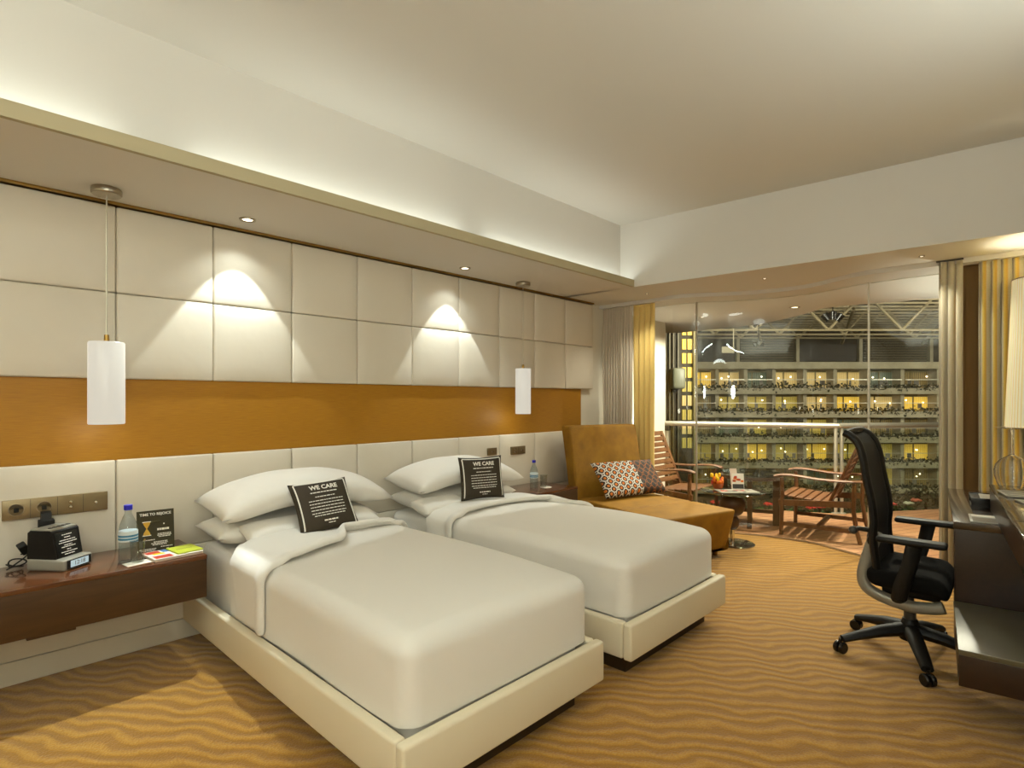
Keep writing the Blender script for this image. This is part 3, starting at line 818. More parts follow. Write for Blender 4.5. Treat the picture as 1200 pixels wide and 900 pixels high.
curtain('curtain', -.04, .31, 5.03, 11, .03, .012, SOF-.015, M['drape_stripe'], 'taupe striped curtain bunched against the padded wall')
curtain('curtain', .31, .55, 5.055, 4, .030, .012, SOF-.015, M['drape_gold'], 'golden silk curtain beside the taupe striped one, behind the chaise')
curtain('curtain', 2.83, 2.965, 5.06, 3, .034, .012, SOF-.015, M['drape_beige'], 'narrow beige curtain with golden edges beyond the desk, at the glass side')
curtain('curtain', 2.95, 3.09, 5.19, 2, .008, .012, SOF-.015, mat('brown drape lining', (112, 84, 46), .8), 'flat brown strip of curtain lining between the two beige curtains')
curtain('curtain', 3.045, 3.50, 5.12, 8, .036, .012, SOF-.015, M['drape_beige2'], 'wide beige and gold curtain beyond the desk, against the desk-side wall')

# ------------------------------------------------------------------ ochre chaise
CHR = math.atan2(-.276, .961)
T0 = TR(.58, 4.87, 0, 0, 0, CHR)                     # local x = seat direction, y = across
t = thing('chaise', 'armless ochre velvet chaise with high back beside the gold curtain', 'chaise', (.95, 4.4, 0), CHR)
Wd = .82
def seatfn(lo, hi):
    def fn(p):
        if p.x > hi-.06: p.x -= .10*(max(0, .40-p.z)/.34)**1.2 if hi > .9 else 0
        if p.z > .3: p.z += .010*math.sin(PI*(p.x-lo)/(hi-lo))*math.sin(PI*(p.y+Wd)/Wd)
        return p
    return fn
obj('seat_cushion', MB().bbox(-.05, .568, -Wd, 0, .06, .402, .022, T0, 3, seatfn(-.05, .568), 8), M['velvet'], t)
obj('foot_cushion', MB().bbox(.572, 1.02, -Wd, 0, .06, .402, .022, T0, 3, seatfn(.572, 1.02), 8), M['velvet'], t)
def backfn(p):
    k = max(0, (p.z-.30)/.75)
    p.x -= .15*k**1.1
    if p.z < .3: p.x -= .0
    return p
obj('backrest', MB().bbox(-.14, -.005, -Wd, 0, .06, 1.053, .022, T0, 3, backfn, 10), M['velvet'], t)
for x, y_ in ((-.09, -.06), (-.09, -Wd+.06), (.86, -.06), (.86, -Wd+.06)):
    obj('foot', MB().lathe([(.018, 0), (.024, .065)], (x, y_, 0), 12, T0), M['brass'], t)
o = obj('lumbar_pillow', pillow_mb(.37, .74, .13, nu=20, nv=28, pin=.05), M['rings'], angle=180)
# local x = width, y = height
Rl = Matrix.Rotation(CHR, 4, 'Z') @ Matrix(((0, 0, 1, 0), (1, 0, 0, 0), (0, 1, 0, 0), (0, 0, 0, 1)))
tilt = Matrix.Rotation(math.radians(-38), 4, 'X')
ctr = T0 @ Vector((.125, -.34, .575))
put(o, Matrix.Translation(ctr) @ Rl @ tilt); tag(o, 'rectangular ring-patterned pillow in black, white and orange on the chaise', 'pillow')

# ------------------------------------------------------------------ coffee table with magazines
cxy = (1.343, 5.043); ZT = .477
t = thing('coffee_table', 'round glass side table on a chrome foot in front of the chaise', 'coffee table', (*cxy, 0))
obj('table_top', MB().lathe([(.0001, ZT-.012), (.272, ZT-.012), (.277, ZT-.008), (.277, ZT-.002), (.274, ZT), (.0001, ZT)], (*cxy, 0), 48), M['tableglass'], t)
obj('foot_disc', MB().lathe([(.0001, 0), (.192, 0), (.192, .006), (.185, .011), (.03, .014), (.0001, .014)], (*cxy, 0), 40), M['chrome'], t)
obj('stem', MB().lathe([(.021, .012), (.021, .15), (.0001, .15)], (*cxy, 0), 20), M['chrome'], t)
obj('small_ball', MB().ball((cxy[0], cxy[1], .195), (.062, .062, .072), 20), M['teakdark'], t)
obj('large_ball', MB().ball((cxy[0], cxy[1], .350), (.112, .112, .106), 28), M['teakdark'], t)
obj('top_disc', MB().lathe([(.0001, .452), (.06, .452), (.06, .4645), (.0001, .4645)], (*cxy, 0), 24), M['chrome'], t)
TC = Matrix.Rotation(AY, 4, 'Z')
def oncoffee(dr, dd, z, rz=0):
    return Matrix.Translation((cxy[0]+CA*dr-SA*dd, cxy[1]+SA*dr+CA*dd, z)) @ Matrix.Rotation(AY+rz, 4, 'Z')
K = oncoffee(0, 0, ZT)
t = thing('magazine', 'open magazine spread with red and grey pictures on the glass side table', 'magazine', K.translation)
K = oncoffee(.02, -.06, ZT)
obj('pages', MB().bbox(-.17, .17, -.09, .10, .0005, .008, .002, K), M['silverpage'], t)
rr = random.Random(12)
for mm, k in ((M['red'], 5), (M['black'], 6), (M['silverpage'], 4)):
    p = MB()
    for _ in range(k):
        x = rr.uniform(-.15, .11); y_ = rr.uniform(-.075, .05)
        p.box(x, x+rr.uniform(.02, .06), y_, y_+rr.uniform(.02, .045), .008, .0083, K)
    obj('page_print', p, mm, t, smooth=False)
# little vase of yellow flowers / snacks
K = oncoffee(-.095, .09, ZT)
t = thing('flower_arrangement', 'small amber glass bowl with yellow and orange blooms on the glass side table', 'flowers', K.translation)
obj('bowl', MB().lathe([(.0001, .0), (.03, 0), (.045, .02), (.05, .055), (.046, .055), (.04, .02), (.0001, .008)], (0, 0, 0), 20, K), mat('amber glass', (150, 70, 24), .15), t)
rr = random.Random(5)
for cname, mm, k, hh in (('yellow_bloom', M['yellowp'], 7, .11), ('orange_bloom', M['orangep'], 9, .085), ('red_bloom', M['red'], 6, .075)):
    p = MB()
    for i in range(k):
        x = rr.uniform(-.045, .045)-(.02 if cname[0] == 'y' else 0); y_ = rr.uniform(-.035, .035)
        p.ball((x, y_, hh+rr.uniform(-.022, .022)), (.013, .013, .021), 8, K)
    obj(cname, p, mm, t)
# standing picture leaflet
for dr, dd, label, w, hh, mm, rz in ((.085, .075, 'standing leaflet with food pictures on the glass side table', .105, .145, M['paper'], -.15), (.075, .125, 'cream tent card behind the food leaflet on the glass side table', .07, .185, M['pastel'], .2)):
    K = oncoffee(dr, dd, ZT, rz)
    t = thing('leaflet', label, 'leaflet', K.translation, 0, 'standing leaflets')
    K2 = K @ TR(0, 0, 0, math.radians(-10), 0, 0)
    obj('card', MB().box(-w/2, w/2, 0, .003, 0, hh, K2), mm, t, smooth=False)
    if mm is M['paper']:
        p = MB(); q = MB(); g = MB()
        rr = random.Random(8)
        for i in range(9):
            x = rr.uniform(-w/2+.004, w/2-.028); z = rr.uniform(.055, .105)
            (p if i % 2 else q).box(x, x+.024, -.0006, 0, z, z+.018, K2)
        g.box(-w/2+.004, w/2-.004, -.0006, 0, .006, .048, K2)
        obj('orange_print', p, M['orangep'], t, smooth=False); obj('red_print', q, M['red'], t, smooth=False); obj('dark_print', g, M['darkgrey'], t, smooth=False)
    obj('strut', MB().box(-.01, .01, .002, .028, 0, .004, K), mm, t, smooth=False)

# ------------------------------------------------------------------ teak balcony furniture
def teak_chair(loc, rz, label):
    T = TR(*loc, 0, 0, rz)
    t = thing('teak_armchair', label, 'armchair', loc, rz, 'teak balcony armchairs')
    hw = .315
    for sy in (-1, 1):
        y_ = sy*hw
        obj('leg', MB().tube([(.31, y_, 0), (.305, y_, .2), (.30, y_, .40), (.305, y_, .545)], .019, 8, T, .024), M['teak'], t)
        obj('leg', MB().tube([(-.345, y_, 0), (-.315, y_, .12), (-.29, y_, .3), (-.30, y_, .545)], .019, 8, T, .024), M['teak'], t)
        arm = [(-.36, y_, .563), (-.2, y_, .553), (.0, y_, .556), (.18, y_, .574), (.30, y_, .574), (.37, y_, .556)]
        obj('arm', MB().tube(smoothcurve(arm, 3), [.033]*16, 8, T, .013), M['teak'], t)
        obj('side_rail', MB().box(-.30, .31, y_-.014, y_+.014, .30, .355, T @ TR(0, 0, 0, 0, math.radians(4), 0)), M['teak'], t, smooth=False)
        obj('stretcher', MB().box(-.31, .31, y_-.012, y_+.012, .09, .125, T), M['teak'], t, smooth=False)
    obj('cross_stretcher', MB().box(-.02, .02, -hw, hw, .095, .122, T), M['teak'], t, smooth=False)
    m = MB()
    for k in range(6):
        x = .30 - k*.072; z = .372 - .03*min(1, k/5)
        m.bbox(x-.031, x+.031, -hw+.016, hw-.016, z-.008, z+.009, .004, T)
    obj('seat_slats', m, M['teak'], t)
    m = MB()
    b0 = Vector((-.09, .335)); b1 = Vector((-.345, .93)); d = (b1-b0)
    ang = math.atan2(-d.x, d.y)
    TB_ = T @ TR(b0.x, 0, b0.y, 0, -ang, 0); Lb = d.length
    for sy in (-1, 1): m.bbox(-.013, .013, sy*.27-.025, sy*.27+.025, 0, Lb, .004, TB_)
    for k in range(9): m.bbox(-.008, .008, -.25, .25, .07+k*.066, .07+k*.066+.05, .003, TB_)
    obj('backrest', m, M['teak'], t)
    return t
ch = teak_chair((.47, 5.69, 0), 0, 'teak slatted armchair outside the glass, half hidden by the chaise and gold curtain')
dup(ch, (1.815, 6.07, 0), PI+.10, 'teak slatted armchair on the balcony just behind the office chair')

tc = (1.14, 5.99); TZ = .53
t = thing('balcony_table', 'round glass-topped teak table on the balcony between the two armchairs', 'table', (*tc, 0))
obj('table_top', MB().lathe([(.0001, TZ-.008), (.325, TZ-.008), (.33, TZ-.004), (.325, TZ), (.0001, TZ)], (*tc, 0), 48), M['tableglass'], t)
obj('rim', MB().lathe([(.27, TZ-.045), (.315, TZ-.045), (.317, TZ-.0085), (.27, TZ-.0085), (.27, TZ-.045)], (*tc, 0), 44), M['teakdark'], t)
for a in (.35, 1.92, 3.49, 5.06):
    x, y_ = tc[0]+.25*math.cos(a), tc[1]+.25*math.sin(a)
    obj('leg', MB().box(-.032, .032, -.022, .022, 0, TZ-.045, TR(x, y_, 0, 0, 0, a)), M['teakdark'], t, smooth=False)
for a in (.35, 1.92):
    obj('stretcher', MB().box(-.25, .25, -.014, .014, .12+.04*(a > 1), .155+.04*(a > 1), TR(*tc, 0, 0, 0, a)), M['teakdark'], t, smooth=False)

# ------------------------------------------------------------------ balcony railing, planter and flowers
t = thing('balcony_railing', 'steel and glass balcony railing beyond the teak furniture', 'railing', (RK[0], RK[1], 0))
RZ = 1.0
obj('handrail', MB().tube([(RL[0], RL[1], RZ), (RK[0], RK[1], RZ)], .031, 14), M['steel'], t)
obj('handrail', MB().tube([(RK[0], RK[1], RZ), (RR[0], RR[1], RZ), (RE[0], RE[1], RZ)], .031, 14), M['steel'], t)['label'] = 'second length of handrail beyond the bend'
def onrail(a, b, k, off=0): 
    v = Vector((b[0]-a[0], b[1]-a[1])); nrm = Vector((-v.y, v.x)).normalized()
    return (a[0]+v.x*k+nrm.x*off, a[1]+v.y*k+nrm.y*off)
for a, b, k in ((RL, RK, .012), (RL, RK, .985), (RK, RR, .03), (RR, RE, .6)):
    x, y_ = onrail(a, b, k)
    obj('post', MB().tube([(x, y_, 0), (x, y_, RZ-.02)], .019, 10), M['steel'], t)
    obj('post_foot', MB().lathe([(.045, 0), (.045, .01), (.02, .014)], (x, y_, 0), 16), M['steel'], t)
for a, b, k0, k1 in ((RL, RK, .03, .49), (RL, RK, .505, .97), (RK, RR, .06, .99), (RR, RE, .0, .6)):
    p = onrail(a, b, k0); q = onrail(a, b, k1)
    v = Vector((q[0]-p[0], q[1]-p[1])); nrm = Vector((-v.y, v.x)).normalized()*.005
    m = MB().prism([(p[0]-nrm.x, p[1]-nrm.y), (q[0]-nrm.x, q[1]-nrm.y), (q[0]+nrm.x, q[1]+nrm.y), (p[0]+nrm.x, p[1]+nrm.y)], .03, RZ-.06)
    obj('glass_panel', m, M['railglass'], t, smooth=False)
x, y_ = onrail(RL, RK, .004)
obj('wall_bracket', MB().bbox(-.03, .03, -.025, .025, -.09, -.03, .008, TR(x+.02, y_, RZ)), M['blackplastic'], t)
# planter trough outside the railing
pr = thing('planter_trough', 'dark planting trough hanging outside the balcony railing', 'planter', (1.3, 7.3, -.2))
for a, b in ((RL, RK), (RK, RR), (RR, RE)):
    m = MB(); q = [onrail(a, b, k, o_) for k, o_ in ((-.0, -.03), (1., -.03), (1., .30), (0., .30))]
    q = [onrail(a, b, 0, .03), onrail(a, b, 1, .03), onrail(a, b, 1, .32), onrail(a, b, 0, .32)]
    m.prism(q, -.30, -.09); obj('trough', m, mat('trough render', (110, 104, 84), .8), pr, smooth=False)
fo = MB(); rr = random.Random(21)
for a, b, n_ in ((RL, RK, 240), (RK, RR, 150), (RR, RE, 60)):
    for i in range(n_):
        x, y_ = onrail(a, b, rr.random(), rr.uniform(.05, .30)); z = -.09+rr.uniform(0, .075)
        ang = rr.uniform(0, 6.28); l = rr.uniform(.03, .06); w_ = l*.45
        R = TR(x, y_, z, rr.uniform(-.8, .8), rr.uniform(-.8, .8), ang)
        fo.add([(-l, 0, 0), (0, -w_, .01), (l, 0, 0), (0, w_, .01)], [(0, 1, 2, 3)], R)
o = obj('foliage', fo, M['leaf'], pr, smooth=False); o['kind'] = 'stuff'
rr = random.Random(33)
FL = [(RL, RK, .62, 'red', 'beside the table leg'), (RL, RK, .69, 'white', 'next to the red bloom by the table leg'), (RL, RK, .785, 'white', 'under the armchair seat'), (RL, RK, .86, 'red', 'under the armchair seat beside a white one'), (RL, RK, .91, 'red', 'nearest the railing bend'),
      (RK, RR, .62, 'red', 'just beyond the office chair back'), (RK, RR, .80, 'white', 'between the office chair and the beige curtain'), (RK, RR, .88, 'pink', 'above the white one by the beige curtain'), (RL, RK, .30, 'red', 'behind the glass side table'), (RL, RK, .37, 'white', 'behind the glass side table by the red one')]
pk = {'red': mat('red petals', (206, 36, 40), .6), 'white': mat('white petals', (226, 220, 208), .6), 'pink': mat('pink petals', (230, 130, 110), .6)}
for a, b, k, cn, where in FL:
    x, y_ = onrail(a, b, k, .12); z0 = -.085; hh = .105 + (.07 if cn == 'pink' else rr.uniform(0, .04))
    t = thing('flower', '%s flower in the balcony planting trough, %s' % (cn, where), 'flower', (x, y_, z0), 0, 'trough flowers')
    obj('stem', MB().tube([(x, y_, z0), (x+.004, y_, z0+hh)], .003, 5), M['leaf'], t)
    m = MB()
    for i in range(9):
        g = i*2.4; r_ = .02+.012*(i % 3)
        m.ball((x+r_*math.cos(g), y_+r_*math.sin(g), z0+hh+.008*(i % 2)), (.022, .022, .014), 7)
    obj('petals', m, pk[cn], t)

# ------------------------------------------------------------------ desk group along the slanting wall
DA = math.atan2(.1196, .9928)
TD = TR(3.081, 3.384, 0, 0, 0, DA)      # local y runs along the wall towards the window, local x towards the wall
DZ = .72
t = thing('desk', 'dark wenge writing desk the office chair is pushed under', 'desk', (3.35, 4.0, 0), DA)
obj('desk_top', MB().bbox(0, .60, 0, 1.253, DZ-.035, DZ, .002, TD), M['wengetop'], t)
obj('end_panel', MB().bbox(.004, .60, .002, .04, .205, DZ-.036, .002, TD), M['wenge'], t)
obj('far_panel', MB().bbox(.03, .60, 1.21, 1.25, 0, DZ-.036, .002, TD), M['wenge'], t)
obj('apron', MB().box(.40, .43, .042, 1.208, .42, DZ-.037, TD), M['wenge'], t, smooth=False)
t = thing('luggage_bench', 'low dark luggage bench with glossy top at the near end of the desk', 'bench', (3.45, 3.05, .2), DA)
obj('bench_top', MB().bbox(-.0, .62, -.655, -.002, .325, .345, .002, TD), M['benchtop'], t)
obj('bench_body', MB().bbox(.002, .62, -.653, -.004, .205, .3245, .002, TD), M['wenge'], t)
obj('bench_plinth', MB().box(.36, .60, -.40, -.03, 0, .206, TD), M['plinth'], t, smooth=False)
t = thing('wall_cabinet', 'raised dark cabinet with glossy top standing at the wall end of the desk', 'cabinet', (3.45, 3.2, DZ), DA)
TS = TR(3.18, 3.905, 0, 0, 0, DA)
obj('cabinet_top', MB().bbox(0, .46, -1.55, 0, .838, .85, .002, TS), M['wengetop'], t)
obj('cabinet_body', MB().bbox(.003, .46, -1.548, -.003, .7205, .8375, .002, TS), M['wenge'], t)

# desk items
K = TR(3.19, 3.52, DZ, 0, 0, DA)
t = thing('magazine', 'grey landscape magazine at the near edge of the desk', 'magazine', K.translation)
obj('cover', MB().bbox(-.06, .055, -.10, .115, .0005, .007, .0015, K), M['silverpage'], t)
p = MB(); p.box(-.05, .045, -.09, .02, .007, .0073, K); obj('cover_photo', p, mat('brown photo', (96, 78, 50), .4), t, smooth=False)
p = MB(); p.box(-.05, .045, .05, .10, .007, .0073, K); obj('cover_title', p, M['paper'], t, smooth=False)
K = TR(3.13, 4.0, DZ, 0, 0, DA)
K = TR(3.105, 3.985, DZ, 0, 0, DA)
t = thing('letter_tray', 'black two-tier letter tray at the far side of the desk magazine', 'tray', K.translation)
for z in (.004, .045): obj('tier', MB().bbox(-.01, .09, -.12, .12, z, z+.006, .002, K), M['black'], t)
for y_ in (-.117, .117): obj('tray_side', MB().bbox(-.01, .09, y_-.003, y_+.003, .0005, .055, .001, K), M['black'], t)
obj('letter', MB().bbox(.03, .085, -.09, .09, .0515, .054, .001, K), M['silverpage'], t)
# brochures on the cabinet
for i, (x, y_, rz, label) in enumerate(((3.315, 3.56, .1, 'glossy grey brochure lying open on the raised cabinet, the farther one'), (3.40, 3.28, .25, 'glossy grey brochure lying open on the raised cabinet, the nearer one'))):
    K = TR(x, y_, .85, 0, 0, DA+rz)
    t = thing('brochure', label, 'brochure', K.translation, 0, 'cabinet brochures')
    obj('pages', MB().bbox(-.07, .11, -.10, .10, .0005, .008, .002, K), M['silverpage'], t)
    p = MB()
    for k in range(3): p.box(-.06, .10, -.09+k*.06, -.065+k*.06, .008, .0083, K)
    obj('page_print', p, M['darkgrey'], t, smooth=False)
# upturned wine glass
gx, gyy = 3.275, 3.845
t = thing('wine_glass', 'large upturned wine glass standing on the raised cabinet', 'glass', (gx, gyy, .85))
prof = [(.052, 0), (.062, .02), (.072, .055), (.074, .085), (.068, .115), (.05, .14), (.022, .158), (.009, .168)]
obj('bowl', MB().lathe(prof + [(r-.002, z-.001*(i == 0)) for i, (r, z) in enumerate(prof[::-1])] + [prof[0]], (gx, gyy, .851), 40), M['crystal'], t)
obj('stem', MB().lathe([(.0001, .160), (.009, .166), (.0055, .18), (.005, .27), (.008, .292), (.0001, .293)], (gx, gyy, .851), 16), M['crystal'], t)
obj('glass_foot', MB().lathe([(.0001, .2935), (.03, .298), (.068, .304), (.068, .306), (.0001, .307)], (gx, gyy, .851), 32), M['crystal'], t)
# floor lamp with tall pleated shade
lx, ly = 3.40, 4.78
t = thing('floor_lamp', 'floor lamp with tall glowing pleated cream shade beyond the desk', 'lamp', (lx, ly, 0))
obj('base', MB().lathe([(.0001, 0), (.13, 0), (.13, .012), (.02, .03), (.0001, .03)], (lx, ly, 0), 28), M['nickel'], t)
obj('pole', MB().tube([(lx, ly, .02), (lx, ly, 2.06)], .011, 10), M['nickel'], t)
zb, ztp = 1.126, 2.05; rb, rt = .195, .160
def shf(u, v):
    g = 2*PI*u; r_ = (rb+(rt-rb)*v)*(1+.012*math.cos(60*g))
    return (lx+r_*math.cos(g), ly+r_*math.sin(g), zb+(ztp-zb)*v)
obj('lamp_shade', MB().grid(shf, 240, 4, uv=True), M['shade'], t, angle=180)
rg = MB()
for z, r_ in ((zb, rb), (ztp, rt)):
    rg.tube([(lx+r_*math.cos(a*2*PI/40), ly+r_*math.sin(a*2*PI/40), z) for a in range(41)], .004, 6)
    for a in range(3): rg.tube([(lx, ly, z), (lx+r_*math.cos(a*2.094+.3), ly+r_*math.sin(a*2.094+.3), z)], .003, 6)
obj('shade_ring', rg, M['nickel'], t)

# ------------------------------------------------------------------ office chair
OC = (2.90, 3.46)
CR = math.radians(2)
T0 = TR(OC[0], OC[1], 0, 0, 0, CR)         # local x = forward (towards the desk)
t = thing('office_chair', 'black mesh swivel office chair pulled in at the desk', 'office chair', (*OC, 0), CR)
obj('hub', MB().lathe([(.045, .085), (.05, .10), (.045, .15), (.032, .19)], (*OC, 0), 20), M['blackplastic'], t)
obj('gas_lift', MB().lathe([(.027, .16), (.027, .25), (.018, .25), (.018, .33)], (*OC, 0), 18), M['darkgrey'], t)
for k in range(5):
    a = math.radians(290 - 72*k); d = Vector((math.cos(a), math.sin(a), 0)); c3 = Vector((OC[0], OC[1], 0))
    pts = [c3+d*.03+Vector((0, 0, .135)), c3+d*.14+Vector((0, 0, .120)), c3+d*.25+Vector((0, 0, .093)), c3+d*.325+Vector((0, 0, .072))]
    lg = obj('leg', MB().tube(pts, [.038, .036, .031, .026], 10, None, [.034, .029, .022, .018]), M['blackplastic'], t)
    e = c3+d*.335
    w = MB(); sd = Vector((-d.y, d.x, 0))
    q = a + .5
    ax = Vector((-math.sin(q), math.cos(q), 0))
    for sg in (-1, 1):
        Tm = Matrix.Translation(e + ax*.014*sg + Vector((0, 0, .029))) @ Matrix.Rotation(q, 4, 'Z') @ Matrix.Rotation(PI/2, 4, 'X')
        w.lathe([(.0001, -.011), (.024, -.011), (.029, -.006), (.029, .006), (.024, .011), (.0001, .011)], (0, 0, 0), 20, Tm)
    w.tube([e+Vector((0, 0, .03)), e+Vector((0, 0, .078))], .009, 8)
    obj('caster', w, M['black'], lg)
obj('mechanism', MB().bbox(-.11, .13, -.085, .085, .315, .372, .015, T0, 3), M['blackplastic'], t)
def sf(p):
    k = (p.x+.155)/.327
    p.z += .02*abs(p.y/.25)**2 - .03*max(0, (k-.75)/.25)**2 + .01*max(0, (.2-k)/.2)
    return p
obj('seat', MB().bbox(-.155, .172, -.24, .24, .365, .455, .04, T0, 4, sf, 8), M['blackfabric'], t)
# back frame: side rails that curl back at the top
T1 = T0; T0 = T0 @ TR(.075, 0, 0)
sp = [(-.185, .445), (-.192, .52), (-.200, .62), (-.195, .70), (-.205, .80), (-.225, .90), (-.240, 1.00), (-.258, 1.065), (-.285, 1.105), (-.325, 1.13)]
for sy in (-1, 1):
    pts = smoothcurve([(x, sy*(.225 - .03*max(0, (.65-z)/.2) - .02*max(0, (z-1.0)/.13)), z) for x, z in sp], 3)
    obj('back_frame', MB().tube([Vector(p) for p in pts], .019, 10, T0, .030), M['blackplastic'], t)
ctop = [( -.318, y_/10*.205, 1.128+.006*(1-(y_/10)**2)) for y_ in range(-10, 11)]
obj('top_rail', MB().tube(ctop, .014, 8, T0, .018), M['blackplastic'], t)
def meshfn(u, v):
    q = v*(len(sp)-1); i = min(int(q), len(sp)-2); k = q-i
    x = sp[i][0]*(1-k)+sp[i+1][0]*k; z = sp[i][1]*(1-k)+sp[i+1][1]*k
    b = 2*u-1
    return (x-.020*(1-b*b)+.004, b*.205, z)
m_ = mat('black mesh', (24, 22, 20), .8, alpha=.93)
obj('mesh_back', MB().grid(meshfn, 14, 34, T0), m_, t, angle=180, mods=[('SOLIDIFY', dict(thickness=.004, offset=0))])
obj('lumbar_bar', MB().tube([(-.215, -.21, .60), (-.235, -.1, .60), (-.24, 0, .60), (-.235, .1, .60), (-.215, .21, .60)], .012, 8, T0, .022), M['blackplastic'], t)
# silver J-shaped spine
js = [(-.205, .625), (-.222, .56), (-.250, .46), (-.262, .385), (-.245, .335), (-.19, .305), (-.12, .288), (-.05, .280), (.03, .292), (.07, .305)]
jp = smoothcurve([(x, -.10, z) for x, z in js], 3)
obj('spine', MB().tube(jp, .030, 10, T0, .024), M['grey'], t)['label'] = 'silver grey spine bracket'
obj('lever', MB().tube([(-.235, -.10, .63), (-.275, -.14, .64), (-.29, -.16, .635)], .013, 8, T0).ball((-.295, -.165, .633), .021, 12, T0), M['darkgrey'], t)
T0 = T1
for sy in (-1, 1):
    ar = obj('arm', MB().tube([(-.02, sy*.235, .345), (-.01, sy*.275, .365), (.0, sy*.285, .42), (.03, sy*.287, .52), (.05, sy*.287, .625)], [.03, .034, .036, .034, .036], 10, T0, [.022, .022, .02, .018, .018]), M['blackplastic'], t)
    obj('arm_pad', MB().bbox(-.10, .172, sy*.285-.042, sy*.285+.042, .622, .650, .013, T0, 3, lambda p: p), M['blackplastic'], ar)

# =================================================================== THE ATRIUM OUTSIDE
def FW(r, d, z): return Vector((CX - SA*d + CA*r, CA*d + SA*r, z))
FR = Matrix.Translation((CX, 0, 0)) @ Matrix.Rotation(AY, 4, 'Z')   # local x = across the view, y = away
D = 70.0; K_ = D/F
def zv(v): return CH + (468-v)*K_
def ru(u): return (u-600)*K_
def litwin(name, base, curt, st):
    m = mat(name, base, .6)
    w = nd(m, 'ShaderNodeTexWave'); w.inputs['Scale'].default_value = 1.6; w.inputs['Distortion'].default_value = 1.5; w.inputs['Detail'].default_value = 2
    lk(m, coords(m), w.inputs['Vector'])
    r = ramp(m, [(.2, base), (.8, curt)]); lk(m, w.outputs['Fac'], r.inputs['Fac'])
    lk(m, r.outputs['Color'], pb(m).inputs['Base Color']); lk(m, r.outputs['Color'], pb(m).inputs['Emission Color'])
    pb(m).inputs['Emission Strength'].default_value = st; return m
WM = [litwin('yellow lit room', (216, 168, 40), (240, 204, 96), .62), litwin('olive lit room', (150, 132, 48), (186, 162, 84), .55), litwin('dim teal room', (66, 74, 58), (104, 112, 92), .35),
      litwin('tan lit room', (180, 150, 84), (200, 176, 120), .6), litwin('dark curtained room', (64, 52, 30), (140, 118, 62), .4)]
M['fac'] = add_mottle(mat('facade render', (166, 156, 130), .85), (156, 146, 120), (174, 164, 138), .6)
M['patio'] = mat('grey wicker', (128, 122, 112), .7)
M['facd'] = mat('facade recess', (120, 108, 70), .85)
bl = thing('hotel_building', 'balconied hotel facade across the atrium with rows of lit rooms', 'building', FW(40, D, -10), AY)
slabs = [(433, 425), (462, 455), (489, 482), (518, 511), (547, 540), (576, 570)]
BU = [782, 804, 838, 871, 904, 940, 975, 1014, 1053, 1095, 1135, 1176, 1218, 1260]
for vb, vt in slabs:
    obj('floor_slab', MB().bbox(ru(760), ru(1300), D-1.6, D+3, zv(vb), zv(vt), .05, FR), M['fac'], bl)
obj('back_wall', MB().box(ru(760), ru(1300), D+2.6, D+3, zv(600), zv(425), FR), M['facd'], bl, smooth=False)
rr = random.Random(17)
rows = [(433, 455), (462, 482), (489, 511), (518, 540), (547, 570)]
pick = [[0, 0, 3, 2, 3, 3, 3, 2, 4, 1], [4, 4, 1, 1, 1, 3, 0, 3, 0, 0], [4, 4, 2, 1, 4, 1, 2, 4, 4, 1], [4, 1, 1, 0, 1, 0, 1, 1, 0, 4], [4, 4, 4, 4, 4, 2, 4, 1, 4, 4]]
